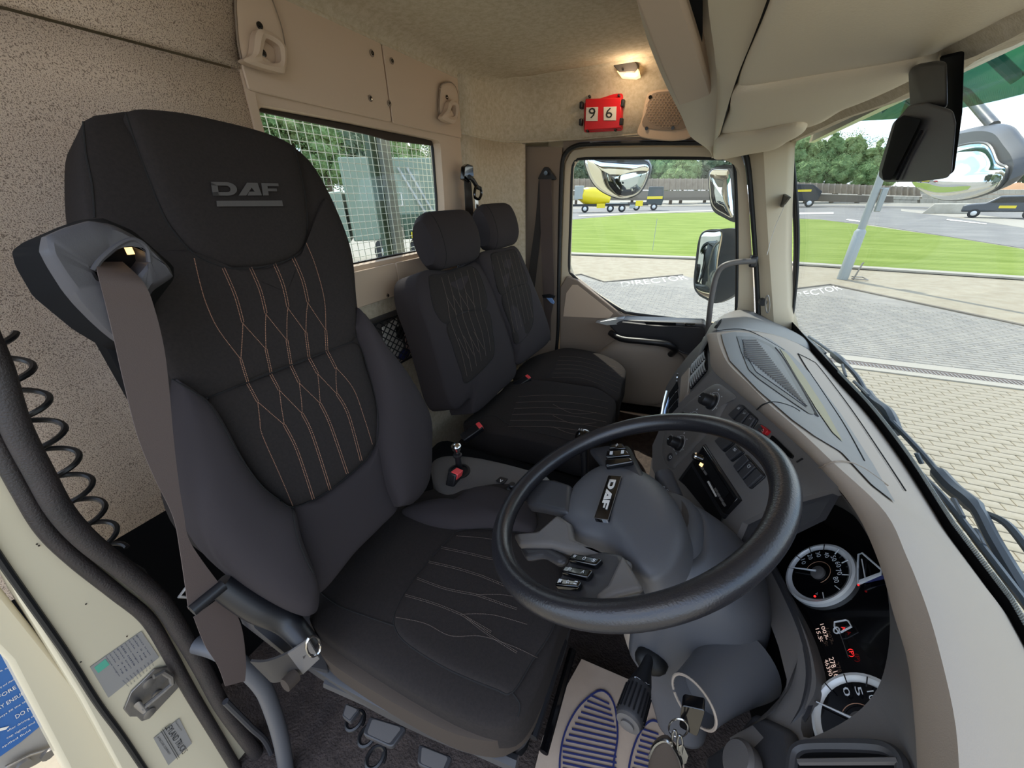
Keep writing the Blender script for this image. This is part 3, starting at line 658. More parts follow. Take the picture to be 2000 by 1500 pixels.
obj('lower_webbing', ribbon(A2, B2, .0016, 30), 'webbing', db)
A3 = [PX(490, 1290, -.56), PX(520, 1290, -.53), PX(560, 1275, -.50), PX(600, 1248, -.47)]; B3 = [PX(530, 1330, -.56), PX(545, 1330, -.53), PX(590, 1315, -.50), PX(622, 1285, -.47)]
obj('anchor_webbing', ribbon(A3, B3, .004, 30), 'webbing_dark', db)
obj('stitched_end', ribbon([a+V((.004, .0, .003)) for a in A3[2:]], [b+V((.004, 0, .003)) for b in B3[2:]], .003, 8), 'grey_mid', db)
obj('anchor_ring', MB().tube([PX(612+14*math.cos(a/2), 1262+20*math.sin(a/2), -.455) for a in range(13)], .0022, 6, True), 'chrome', db)
obj('anchor_bolt', MB().disc(PX(578, 1318, -.5), (0, -1, .2), .012, .02, 12), 'seat_brown', db)
# ================================================================= PASSENGER BENCH
pb = thing('twin_passenger_seat', 'dark twin passenger bench with two separate backrests beside the far door', 'seat', (-.5, 1.4, -1.2))
PN = V((.951, 0, .308)).normalized()
def PS(u, v, x0, o=0): return PP(u, v, V((x0, 1.3, -.80))+PN*o, PN)
BN = []
def backrest(outline, panel1, panel2, x0, thick, lt, headp):
    global BN
    mb = blob([PS(u, v, x0, -.01) for u, v in outline], PN, .03, thick, 14, 5, 130); register(mb); i0 = len(HITS)-1
    b = obj('backrest', mb, 'seat_side', pb)
    w_ = [i0]
    for P in (panel1, panel2):
        pts = [(hit(u, v, [i0], 0)) for u, v in P]; pts = [p[0] for p in pts if p]
        mb = blob(pts, PN, .006, .004, 8, 12, 100); register(mb); w_.append(len(HITS)-1); obj('back_panel', mb, 'seat', b)
        seamline(P+[P[0]], w_, .0013, par=b, n=90)
    return b, w_
mo = [(812, 545), (830, 528), (870, 528), (905, 520), (930, 512), (955, 540), (975, 600), (995, 660), (1005, 705), (1004, 735), (975, 765), (925, 808), (915, 780), (890, 800), (872, 780), (855, 720), (835, 650), (815, 590)]
b1, W1 = backrest(mo, [(838, 540), (870, 533), (918, 520), (940, 545), (950, 602), (905, 608), (873, 632), (852, 612), (842, 580)], [(873, 635), (905, 612), (951, 606), (962, 650), (965, 690), (952, 712), (912, 748), (900, 725), (885, 680)], -.62, .10, 0, 0)
oo = [(935, 500), (955, 488), (985, 484), (1005, 482), (1020, 510), (1040, 560), (1060, 610), (1072, 650), (1070, 668), (1045, 690), (1010, 712), (1003, 680), (985, 630), (965, 580), (948, 540)]
b2, W2 = backrest(oo, [(958, 498), (985, 490), (1004, 488), (1018, 515), (1030, 552), (1005, 560), (980, 576), (966, 540)], [(980, 579), (1005, 563), (1031, 555), (1040, 600), (1038, 640), (1010, 672), (998, 640)], -.60, .10, 0, 0)
T = []
for i in range(6):
    t = i/5; a = (862+t*62, 540-t*18+2); m1 = (880+t*60, 628-t*25); c_ = (912+t*46, 735-t*50)
    T.append(([a, ((a[0]+m1[0])/2+2, (a[1]+m1[1])/2), m1, ((m1[0]+c_[0])/2+3, (m1[1]+c_[1])/2), c_], 0))
for i in range(4):
    t = i/5; T.append(([(872+t*60, 580-t*20), (892+t*60, 615-t*25)], 0)); T.append(([(895+t*50, 660-t*20), (915+t*50, 700-t*30)], 0))
stitches(T, W1, 'stitch_dim', b1, step=2.0, r=.0009, ln=.85)
T = []
for i in range(6):
    t = i/5; T.append(([(970+t*40, 500-t*8), (988+t*38, 570-t*12), (1004+t*36, 650-t*30)], 0))
stitches(T, W2, 'stitch_dim', b2, step=2.0, r=.0009, ln=.85)
def headrest(pts_front, x, dx, y0f, par):
    F_ = [PX(u, v, x) for u, v in pts_front]
    return F_
def hrest(y0, y1, z0, z1, xf, xb, tilt, b):
    prof = [(xf, z0), (xf+.012, z0+.05), (xf-.005, z1-.05), (xf-.04, z1), (xb+.02, z1-.01), (xb-.005, z1-.05), (xb, z0+.06), (xf-.06, z0-.012), (xf-.02, z0-.012)]
    c_ = cr_([V((a, 0, b_)) for a, b_ in prof], 40, True); mid_ = sum(c_, V((0, 0, 0)))/40; rows = []
    for i in range(15):
        t = i/14*2-1; s_ = (1-abs(t)**5)**.5*.28+.72 if abs(t) < 1 else .72
        y = (y0+y1)/2+t*(y1-y0)/2
        rows.append([V((mid_.x+(p.x-mid_.x)*s_, y, mid_.z+(p.z-mid_.z)*s_)) for p in c_])
    mb = MB(); mb.grid(rows, True); mb.f += [tuple(range(40)), tuple(14*40+k for k in range(40))]; register(mb)
    h = obj('headrest', mb, 'seat_side', b); sm = [p+V((0, 0, 0)) for p in rows[2]]
    obj('headrest_seam', MB().tube(sm, .0014, 5, True), 'seam', h)
    for yy in (y0+(y1-y0)*.3, y0+(y1-y0)*.7): obj('headrest_post', MB().tube([(xf-.06, yy, z0-.05), (xf-.06, yy, z0+.02)], .005, 8), 'chrome', h)
    return h
hrest(1.065, 1.375, -.215, -.040, -.785, -.885, 0, b1)
hrest(1.46, 1.745, -.195, -.025, -.785, -.885, 0, b2)
# bench cushions
BNn = V((-.05, 0, 1)).normalized()
def BC(u, v, o=0, z=-.78): return PP(u, v, V((-.4, 1.4, z))+BNn*o, BNn)
c1_ = [(905, 830), (930, 806), (975, 768), (1003, 745), (1060, 745), (1130, 755), (1185, 765), (1203, 790), (1195, 830), (1180, 865), (1140, 885), (1080, 872), (1000, 855), (940, 845)]
mb = blob([BC(u, v, -.02) for u, v in c1_], BNn, .024, .10, 14, 7, 130); register(mb); W3 = [len(HITS)-1]; k1 = obj('cushion', mb, 'seat', pb)
c2_ = [(1003, 742), (1030, 705), (1075, 688), (1110, 682), (1160, 690), (1200, 705), (1222, 725), (1215, 755), (1203, 785), (1150, 760), (1080, 748)]
mb = blob([BC(u, v, -.02) for u, v in c2_], BNn, .024, .10, 14, 7, 120); register(mb); W4 = [len(HITS)-1]; k2 = obj('cushion', mb, 'seat', pb)
obj('bench_skirt', MB().prism([BC(u, v, -.10) for u, v in [(905, 850), (1000, 770), (1080, 700), (1200, 705), (1215, 745), (1195, 830), (1178, 880), (1140, 900), (1000, 880)]], (0, 0, -.12)), 'matt', pb, bev=.02)
obj('bench_base', MB().box((-.45, 1.42, -1.08), (.4, .8, .28)), 'matt', pb, bev=.01)
T = []
for i in range(6):
    t = i/5; T.append(([(1012-t*20+i*0, 775+t*58), (1070, 772+t*62), (1130, 775+t*66), (1188-t*6, 785+t*66)], 0))
for i in range(3): T.append(([(1080, 790+i*22), (1120, 808+i*20), (1165, 806+i*20)], 0))
stitches(T, W3, 'stitch_dim', k1, step=2.2, r=.0009, ln=.85)
seamline([(1030, 764), (1010, 790), (992, 838)], W3, .0013, par=k1); seamline([(905, 828), (960, 812), (1000, 832), (1080, 852), (1150, 868)], W3, .0013, par=k1)
T = []
for i in range(6):
    t = i/5; T.append(([(1092-t*14, 697+t*40), (1140, 700+t*40), (1215-t*6, 722+t*46)], 0))
stitches(T, W4, 'stitch_dim', k2, step=2.2, r=.0009, ln=.85)
seamline([(1095, 690), (1085, 715), (1068, 740)], W4, .0013, par=k2)
def buckle(loc, d, up, lbl, scale=1.0):
    loc = V(loc); d = V(d).normalized(); up = V(up).normalized(); s_ = d.cross(up).normalized(); up = s_.cross(d).normalized()
    R_ = Matrix((s_, d, up)).transposed()
    t = thing('belt_buckle', lbl, 'buckle', loc-d*.03, 'belt buckles')
    obj('housing', MB().box(loc, (.036*scale, .085*scale, .024*scale), R_), 'black', t, bev=.004)
    obj('release_button', MB().box(loc+d*.036*scale+up*.004*scale, (.028*scale, .016*scale, .020*scale), R_), 'buckle', t, bev=.002)
    return t
buckle(PX(884, 948, -.52), (.14, .25, .9), (.9, .1, .2), 'red-buttoned buckle on a black stalk beside the driver seat', 1.15)
buckle(BC(922, 845, .02), (.5, .7, .35), (0, -.4, 1), 'red-buttoned buckle at the near edge of the passenger bench')
buckle(BC(1020, 746, .0), (.5, .8, .25), (0, -.4, 1), 'red-buttoned buckle between the two passenger cushions')
# far belt on the pillar
fb = thing('seat_belt', 'dark belt hanging from the black triangular anchor on the far door pillar', 'seat belt', (-.75, 2.05, -.6), 'seat belts')
obj('webbing', ribbon(px(PY, [(1054, 350), (1056, 450), (1060, 560), (1062, 600), (1068, 665)], 2.04), px(PY, [(1077, 350), (1079, 450), (1082, 575), (1076, 620), (1076, 665)], 2.04), .002, 40), 'webbing', fb)
obj('rear_webbing', ribbon(px(PY, [(1052, 352), (1046, 430), (1034, 520), (1030, 560)], 2.06), px(PY, [(1060, 352), (1058, 430), (1048, 530), (1040, 600)], 2.06), .002, 30), 'webbing_dark', fb)
obj('anchor', MB().prism(rrect(PY(1048, 352, 2.05), PY(1088, 352, 2.05), PY(1070, 326, 2.05), PY(1062, 326, 2.05), .25), (0, .02, 0)), 'black', fb, bev=.005)
obj('anchor_bolt', MB().disc(PY(1067, 338, 2.03), (0, -1, 0), .01, .01, 12), 'gloss', fb)
obj('tongue_guide', MB().prism(px(PY, [(1058, 576), (1074, 574), (1084, 578), (1082, 583), (1060, 582)], 2.03), (0, .01, 0)), 'black', fb, bev=.002)
obj('tongue', MB().prism(px(PY, [(1067, 582), (1078, 582), (1083, 591), (1081, 594), (1076, 592)], 2.02), (0, .004, 0)), 'blue_metal', fb, bev=.001)
# belt on the rear corner
cb = thing('seat_belt', 'black belt and dangling tongue on the rear corner panel', 'seat belt', (-.94, 1.6, -.2), 'seat belts')
obj('webbing', ribbon(px(PX, [(906, 345), (908, 380), (909, 425)], -.94), px(PX, [(919, 345), (922, 380), (925, 425)], -.94), .002, 16), 'webbing_dark', cb)
obj('anchor', MB().prism(px(PX, [(908, 325), (914, 320), (924, 323), (926, 345), (918, 357), (906, 350)], -.93), (-.02, 0, 0)), 'gloss', cb, bev=.003)
obj('strap_fold', MB().tube(cr_(px(PX, [(916, 345), (924, 352), (932, 365), (938, 368)], -.915), 14), .009, 8), 'black', cb)
obj('hook', MB().tube(cr_(px(PX, [(930, 362), (927, 375), (928, 386), (936, 388), (940, 378), (938, 366)], -.91), 24), .006, 8), 'gloss', cb)
obj('tongue', MB().prism(px(PX, [(929, 389), (934, 389), (935, 407), (930, 407)], -.91), (-.003, 0, 0)), 'chrome', cb)
# ================================================================= DASHBOARD
CO = V((.094, .799, -.505)); CNn = V((-.897, -.243, .369)).normalized()
def C(u, v, o=0): return PP(u, v, CO+CNn*o, CNn)
KO = V((.261, .537, -.526)); KN = V((-.82, 0, .573)).normalized()
def K(u, v, o=0): return PP(u, v, KO+KN*o, KN)
da = thing('dashboard', 'long beige and grey dashboard curving around the steering wheel', 'dashboard', (.3, 1.0, -1.0))
L0 = [C(1381, 655), C(1387, 690), C(1393, 722), C(1437, 762), C(1481, 800), C(1545, 856), C(1603, 912), PZ(1673, 1000, -.365), PZ(1719, 1099, -.375), PZ(1747, 1197, -.385), PZ(1775, 1290, -.39), PZ(1789, 1407, -.395), PZ(1794, 1486, -.40), PZ(1797, 1580, -.40)]
L1p = [(1399, 650), (1406, 677), (1422, 710), (1460, 748), (1500, 788), (1562, 842), (1628, 905), (1724, 996), (1771, 1089), (1813, 1197), (1845, 1313), (1865, 1407), (1873, 1486), (1876, 1580)]
L1 = [PZ(u, v, -.332) for u, v in L1p]
NB = 70
a0 = cr_(L0, NB); a1 = cr_(L1, NB)
BB = cr_([PZ(1586, 688, -.58), PZ(1640, 749, -.58), PZ(1700, 815, -.58), PZ(1766, 905, -.58), PZ(1827, 1003, -.58), PZ(1855, 1050, -.58), PZ(1943, 1172, -.58), PZ(2000, 1262, -.58), V((.47, .3, -.58)), V((.42, .02, -.58))], NB)
rows = []
for t in (0, .04, .3, .6, .9, 1): # front strip
    rows.append([p.lerp(q, t)+V((-.006, 0, .002))*math.sin(math.pi*t) for p, q in zip(a0, a1)])
rows.insert(0, [p+V((.02, .0, -.012)) for p in a0])
for t in (.05, .15, .3, .45, .6, .75, .88, .96, 1):
    r_ = []
    for i, (p, q) in enumerate(zip(a1, BB)):
        f = min(1, i/22); z = p.z+(q.z-p.z)*(t**(1.25)); w_ = p.lerp(q, t); r_.append(V((w_.x, w_.y, z+.012*math.sin(math.pi*t)*(1-f)-.0)))
    rows.append(r_)
mb = MB(); mb.grid(rows); register(mb); DT = [len(HITS)-1]
obj('dash_top', mb, 'dash', da, solid=.002, off=0)
# passenger side of the dash
far = [PY(1362, 690, 2.085), PY(1375, 664, 2.085), PY(1388, 644, 2.085), PY(1402, 624, 2.085), PY(1422, 611, 2.085), PY(1459, 606, 2.085), PY(1512, 628, 2.085), PY(1545, 643, 2.085)]
near = [V((.06, 1.25, -.55)), V((.07, 1.2, -.45)), L0[0]+V((.01, .02, -.01)), a1[0]+V((.0, .01, -.004)), rows[7][0]+V((0, .005, -.003)), rows[9][0]+V((0, .005, -.003)), rows[12][0]+V((0, .005, -.003)), BB[0]]
rows = []
for i in range(30):
    t = i/29; s_ = t*t*(3-2*t); rows.append([a.lerp(b, s_)+V((.03*math.sin(math.pi*t) if k_ > 5 else 0, (b.y-a.y)*(t-s_), 0)) for k_, (a, b) in enumerate(zip(far, near))])
mb = MB(); mb.grid([cr_(r, 24) for r in rows]); register(mb); DT.append(len(HITS)-1); obj('passenger_dash', mb, 'dash_top', da, solid=.002, off=0)
def patch(c, which, nu=14, nv=14, lift=.001):
    rows = []
    for j in range(nv+1):
        b = j/nv; r_ = []
        for i in range(nu+1):
            a = i/nu; p = V((*c[0], 0)).lerp(V((*c[1], 0)), a).lerp(V((*c[3], 0)).lerp(V((*c[2], 0)), a), b); h = hit(p.x, p.y, which, lift)
            if not h: return None
            r_.append(h[0])
        rows.append(r_)
    mb = MB(); mb.grid(rows); return mb
def poly_patch(name, P, which, m, par, lift=.001, rings=6, n=60, smooth=False, solid=0):
    L = [V((u, v, 0)) for u, v in P]; L = cr_(L, n, True) if smooth else lerp_list(L+[L[0]], n+1)[:-1]; c = sum(L, V((0, 0, 0)))/n; rows = []
    for k in range(rings+1):
        r = max(.02, 1-k/rings); row = []
        for q in L:
            p = c.lerp(q, r); h = hit(p.x, p.y, which, lift)
            kk = r
            while not h and kk > .05:
                kk -= .03; p = c.lerp(q, kk); h = hit(p.x, p.y, which, lift)
            if not h: print('patch miss', name); return None
            row.append(h[0])
        rows.append(row)
    mb = MB(); mb.grid(rows, True); mb.f.append(tuple(rings*n+k for k in range(n))); return obj(name, mb, m, par, solid=solid, off=-1)
# hood colour: grey-topped centre section with speaker grille, liner strip, joints
poly_patch('dash_centre', [(1424, 706), (1412, 672), (1408, 655), (1430, 650), (1460, 652), (1500, 662), (1540, 690), (1585, 735), (1640, 810), (1700, 905), (1745, 985), (1700, 950), (1640, 885), (1590, 855), (1545, 822), (1480, 765)], DT, 'dash_top', da, .003, 8, 110)
poly_patch('grille_well', [(1437, 659), (1470, 660), (1503, 674), (1522, 688), (1560, 755), (1588, 812), (1578, 812), (1520, 772), (1478, 742), (1460, 725), (1446, 690)], DT, 'charcoal', da, .0045, 6, 90)
poly_patch('speaker_grille', [(1447, 665), (1470, 666), (1498, 678), (1512, 690), (1545, 748), (1572, 800), (1520, 762), (1474, 730), (1457, 700)], DT, 'grey_blue', da, .0055, 6, 90)
mb = MB()
for i in range(34):
    t = i/33; a = (1450+t*112, 669+t*122) if 0 else (1449+t*8+max(0, t-.25)*145, 668+t*126); b = (1474+t*97, 668+t*130)
    P = []
    for k in range(7):
        p = V((*a, 0)).lerp(V((*b, 0)), k/6); h = hit(p.x, p.y, DT, .0066)
        if h: P.append(h[0])
    if len(P) > 3: mb.tube(P, .0016, 4)
gb_ = obj('grille_slats', mb, 'grey', da, kind='stuff')
seamline([(1512, 682), (1530, 706), (1565, 765), (1592, 815)], DT, .004, 'charcoal', da, 'grille_rail', lift=.003)
poly_patch('liner_strip', [(1520, 682), (1536, 694), (1568, 738), (1605, 796), (1642, 866), (1622, 848), (1590, 800), (1555, 742)], DT, 'dash_yellow', da, .0045, 4, 70)
seamline([(1557, 692), (1575, 722), (1610, 775), (1650, 838), (1684, 902)], DT, .0016, 'seam', da, lift=.003)
seamline([(1557, 692), (1583, 705), (1600, 720), (1660, 800), (1720, 890), (1765, 960)], DT, .0012, 'seam', da, lift=.003)
seamline([(1481, 799), (1490, 792), (1500, 788), (1520, 789), (1545, 797), (1560, 806)], DT, .0012, 'seam', da, lift=.003)
seamline([(1400, 648), (1420, 645), (1450, 645), (1478, 655), (1530, 685)], DT, .0012, 'seam', da, lift=.003)
seamline([(1604, 912), (1640, 903), (1680, 915), (1730, 950)], DT, .0010, 'trim_dark', da, lift=.003)
poly_patch('side_vent', [(1396, 641), (1404, 629), (1410, 624), (1408, 632), (1400, 643)], DT, 'matt', da, .003, 3, 30)
# --- centre console face
PF = [(1381, 655), (1387, 690), (1393, 722), (1437, 762), (1481, 800), (1545, 856), (1603, 912), (1618, 930), (1560, 955), (1500, 985), (1440, 1010), (1405, 1060), (1340, 1000), (1310, 975), (1288, 945), (1276, 915), (1275, 880), (1300, 812), (1396, 726)]
cf = obj('console_face', MB().prism([C(u, v, -.001) for u, v in [(1393, 722), (1437, 762), (1481, 800), (1545, 856), (1603, 912), (1640, 950), (1520, 985), (1450, 1020), (1420, 1090), (1350, 1000), (1310, 975), (1288, 945), (1274, 915), (1274, 870), (1300, 812), (1350, 766)]], CNn*-.02), 'grey_mid', da)
def cpoly(name, P, o, th, m, par=None, bev=0, r=None, **k):
    pts = [C(u, v, o) for u, v in P]
    if r: pts = rrect(*pts, r)
    return obj(name, MB().prism(pts, CNn*-th), m, par or da, bev=bev, **k)
# raised rotary field
rf = [(1365, 770), (1398, 750), (1420, 760), (1438, 776), (1420, 790), (1395, 830), (1350, 880), (1325, 905), (1314, 916), (1298, 900), (1293, 870), (1302, 838), (1330, 800)]
obj('rotary_field', blob([C(u, v, 0) for u, v in rf], CNn, .004, .004, 5, 14, 90), 'grey_mid', da)
def knob(u, v, r, nm='rotary_knob'):
    c = C(u, v, .003); k_ = obj(nm, MB().lathe(c, CNn, [(r, 0), (r*1.0, .006), (r*.82, .009), (r*.78, .026), (r*.7, .029)], 26), 'black', da)
    a_ = C(u-8, v-8, .003); obj('pointer', MB().box(c+CNn*.03+(a_-c).normalized()*r*.4, (.002, .002, .001)), 'symbol', k_)
    mb = MB(); e1 = (C(u+10, v, 0)-C(u, v, 0)).normalized(); e2 = CNn.cross(e1)
    mb.tube([c+CNn*.002+(e1*math.cos(a/8)+e2*math.sin(a/8))*r*1.35 for a in range(-8, 30)], .0005, 4); obj('dial_scale', mb, 'symbol', k_)
    for a in range(0, 5):
        q = c+CNn*.0016+(e1*math.cos(a*1.0-.6)+e2*math.sin(a*1.0-.6))*r*1.6; text('dial_mark', '#~-o*'[a], q, q+e1*.005, q+e1.cross(-CNn)*.004, 'symbol', k_, .0004)
knob(1392, 786, .0185); knob(1352, 822, .0175); knob(1328, 868, .0175)
for u, v, s_ in [(1308, 872, 'a'), (1316, 880, '*'), (1321, 888, 'r'), (1312, 852, 'k')]:
    p = C(u, v, .006); text('dial_mark', s_, p, C(u+4, v+2, .006), C(u-2, v-5, .006), 'symbol', da, .0004)
obj('round_button', MB().lathe(C(1309, 893, .003), CNn, [(.011, 0), (.011, .003), (.008, .004)], 20), 'charcoal', da)
text('button_mark', 'o', C(1306, 895, .0075), C(1311, 897, .0075), C(1308, 889, .0075), 'symbol', da)
# switch banks: each button its own part
def bank(corners, n, syms):
    P = [C(u, v, 0) for u, v in corners]      # far-top, near-top, near-bottom, far-bottom
    obj('switch_frame', MB().prism(rrect(*[p+CNn*.002 for p in P], .12), CNn*-.006), 'black', da, bev=.001)
    for i in range(n):
        a, b = (i+.06)/n, (i+.94)/n; q = [P[0].lerp(P[1], a), P[0].lerp(P[1], b), P[3].lerp(P[2], b), P[3].lerp(P[2], a)]
        cc = sum(q, V((0, 0, 0)))/4; q = [cc+(p-cc)*.9+CNn*.006 for p in q]
        bt = obj('switch_button', MB().prism(rrect(*q, .12), CNn*-.006), 'charcoal', da, bev=.0015)
        if syms[i]: text('switch_symbol', syms[i], cc+CNn*.0062+(q[0]-q[3])*.18-(q[1]-q[0])*.2, cc+CNn*.0062+(q[0]-q[3])*.18+(q[1]-q[0])*.2, cc+CNn*.0062+(q[0]-q[3])*.38-(q[1]-q[0])*.2, 'symbol', bt)
bank([(1449, 789), (1482, 819), (1464, 846), (1424, 812)], 3, ['#8', '>*', '}<'])
bank([(1486, 828), (1501, 840), (1494, 854), (1474, 838)], 1, [''])
obj('hazard_switch', MB().prism(rrect(C(1487, 829, .006), C(1500, 840, .006), C(1492, 849, .006), C(1478, 838, .006), .2), CNn*-.008), 'hazard', da, bev=.002)
t_ = [C(1486, 840, .0075), C(1491, 838, .0075), C(1490, 844, .0075)]
obj('hazard_triangle', MB().tube(t_, .0004, 4, True), 'white', da)
cpoly('blank_slot', [(1508, 849), (1549, 889), (1544, 896), (1502, 858)], .002, .004, 'gloss', r=.2)
cpoly('display_notch', [(1566, 894), (1567, 896), (1555, 903), (1554, 902)], .001, .003, 'seam')
bank([(1416, 846), (1436, 866), (1415, 884), (1397, 862)], 1, [''])
bank([(1440, 868), (1455, 884), (1430, 903), (1418, 888)], 1, ['s'])
bank([(1458, 886), (1497, 930), (1466, 957), (1434, 912)], 3, ['', 'Cf', ''])
# radio and open pocket
cpoly('radio_frame', [(1375, 866), (1445, 973), (1412, 1013), (1324, 937)], .003, .006, 'black', bev=.002)
ra = cpoly('radio', [(1373, 871), (1440, 973), (1413, 1002), (1352, 905)], .009, .012, 'gloss', bev=.001)
cpoly('disc_slot', [(1376, 877), (1438, 971), (1435, 974), (1374, 880)], .0098, .001, 'matt', ra)
obj('volume_knob', MB().lathe(C(1363, 893, .009), CNn, [(.008, 0), (.0085, .008), (.006, .011)], 20), 'chrome', ra)
cpoly('radio_display', [(1378, 890), (1424, 962), (1412, 975), (1368, 906)], .0098, .0008, 'matt', ra)
for u, v in [(1370, 909), (1376, 918), (1397, 952), (1402, 961), (1407, 970), (1412, 979)]: cpoly('radio_key', [(u, v), (u+5, v+7), (u+2, v+10), (u-3, v+3)], .0105, .002, 'grey_mid', ra)
cpoly('radio_key', [(1368, 903), (1373, 906), (1370, 912), (1365, 908)], .0112, .002, 'lamp', ra)
cpoly('radio_label', [(1384, 939), (1400, 969), (1397, 970), (1381, 941)], .0108, .0008, 'white', ra)
cpoly('pocket', [(1350, 911), (1409, 1010), (1404, 1030), (1330, 938)], .0035, .0006, 'matt')
cpoly('lower_console', [(1405, 1062), (1500, 985), (1560, 955), (1640, 940), (1600, 1010), (1500, 1060), (1420, 1120)], -.012, .01, 'charcoal')
seamline([(1, 1)], DT) if 0 else None
# --- vents panel of the centre
VN = V((-.95, 0, .31)).normalized(); VO = C(1396, 726)
def Vp(u, v, o=0): return PP(u, v, VO+VN*o, VN)
vp = [Vp(1396, 726), Vp(1390, 700), Vp(1382, 662), Vp(1372, 664), Vp(1347, 690), Vp(1320, 724), Vp(1301, 755), Vp(1291, 790), Vp(1285, 826), Vp(1300, 812)]
obj('vent_panel', MB().prism(vp, VN*-.03), 'grey', da, bev=.003)
vf = obj('air_vent', MB().prism(rrect(Vp(1379, 682, .004), Vp(1380, 722, .004), Vp(1346, 762, .004), Vp(1350, 710, .004), .12), VN*-.006), 'matt', da)
for i in range(8):
    t = (i+.5)/8; a = Vp(1352+t*26, 712-t*29, .006); b = Vp(1348+t*31, 758-t*36, .006)
    P = [a, a.lerp(b, .47)]; Q = [a.lerp(b, .54), b]
    for R_ in (P, Q): obj('vent_slat', MB().tube(cr_([R_[0], R_[0].lerp(R_[1], .5)+VN*.004, R_[1]], 8), .0035, 5), 'grey', vf)
obj('pale_cover', MB().prism(rrect(Vp(1347, 716, .006), Vp(1343, 766, .006), Vp(1325, 792, .006), Vp(1330, 736, .006), .1), VN*-.01), 'dash', da, bev=.002)
for k in range(3):
    a = (1322-k*3, 738+k*20)
    hk = cpoly('coin_slot', [(1322, 745+k*18), (1324, 758+k*18), (1305, 782+k*16), (1307, 768+k*16)], -.0, .002, 'matt')
for i in range(9):
    t = i/8; p = Vp(1323-t*6, 732+t*56, .008); obj('clip_tooth', MB().box(p, (.006, .012, .010)), 'chrome' if i % 2 else 'grey', da, bev=.001)
obj('chrome_bar', MB().tube([Vp(1302, 766, .01), Vp(1296, 790, .012), Vp(1291, 820, .014)], .007, 10), 'chrome', da)
obj('chrome_bar', MB().tube([Vp(1308, 775, .006), Vp(1300, 800, .008), Vp(1296, 822, .01)], .004, 8), 'blue_metal', da)
# --- cluster
op = [(1560, 975), (1600, 966), (1660, 1000), (1700, 1055), (1724, 1110), (1736, 1180), (1737, 1250), (1724, 1320), (1700, 1365), (1660, 1402), (1605, 1432), (1570, 1440), (1566, 1400), (1592, 1350), (1590, 1300), (1570, 1230), (1535, 1160), (1500, 1100), (1488, 1050), (1510, 1000)]
obj('cluster_back', MB().prism([K(u, v, -.012) for u, v in [(1380, 1000), (1500, 930), (1660, 950), (1760, 1080), (1790, 1250), (1790, 1500), (1500, 1520), (1440, 1300)]], KN*-.02), 'matt', da)
ic = obj('instrument_cluster', MB().prism([K(u, v, -.002) for u, v in [(1530, 1020), (1600, 975), (1665, 1000), (1705, 1060), (1730, 1120), (1745, 1200), (1745, 1280), (1715, 1370), (1620, 1445), (1560, 1450), (1585, 1300), (1555, 1200), (1520, 1120)]], KN*-.008), 'gloss', da)
n_ = 96; IL = cr_([K(u, v, .016) for u, v in op], n_, True)
outer = [(1440, 1010), (1520, 960), (1603, 912), (1673, 1000), (1719, 1099), (1747, 1197), (1775, 1290), (1789, 1407), (1794, 1520), (1700, 1540), (1560, 1540), (1440, 1540), (1425, 1440), (1500, 1400), (1540, 1340), (1520, 1260), (1490, 1180), (1450, 1090)]
OL3 = []
l0 = {(1603, 912): L0[6], (1673, 1000): L0[7], (1719, 1099): L0[8], (1747, 1197): L0[9], (1775, 1290): L0[10], (1789, 1407): L0[11]}
for p in outer: OL3.append(l0[p]+V((.003, 0, -.004)) if p in l0 else K(p[0], p[1], .03))
OL = lpoly(OL3, n_); k = min(range(n_), key=lambda i: (IL[i]-OL[0]).length); IL = IL[k:]+IL[:k]
mb = MB(); mb.grid([OL, [o.lerp(i, .5)-KN*.004 for o, i in zip(OL, IL)], IL, [i-KN*.022 for i in IL]], True); register(mb); SUR = [len(HITS)-1]
obj('cluster_surround', mb, 'grey_mid', da)
obj('left_hood_wall', MB().tube(cr_([K(u, v, .012) for u, v in [(1500, 1090), (1540, 1170), (1572, 1250), (1585, 1320), (1575, 1380), (1550, 1420)]], 40), .006, 8), 'charcoal', da)
# lower vent
poly = [(1550, 1482), (1556, 1464), (1580, 1455), (1700, 1456), (1745, 1466), (1762, 1490), (1762, 1530), (1545, 1530)]
obj('air_vent_rim', MB().tube(cr_([K(u, v, .036) for u, v in [(1545, 1530), (1550, 1482), (1560, 1464), (1590, 1457), (1700, 1458), (1742, 1468), (1762, 1492), (1766, 1530)]], 50), .006, 8), 'charcoal', da)
obj('air_vent', MB().prism([K(u, v, .036) for u, v in poly], KN*-.003), 'matt', da)
obj('vent_slat', MB().tube([K(1560, 1488, .04), K(1755, 1486, .04)], .003, 6), 'grey', da)
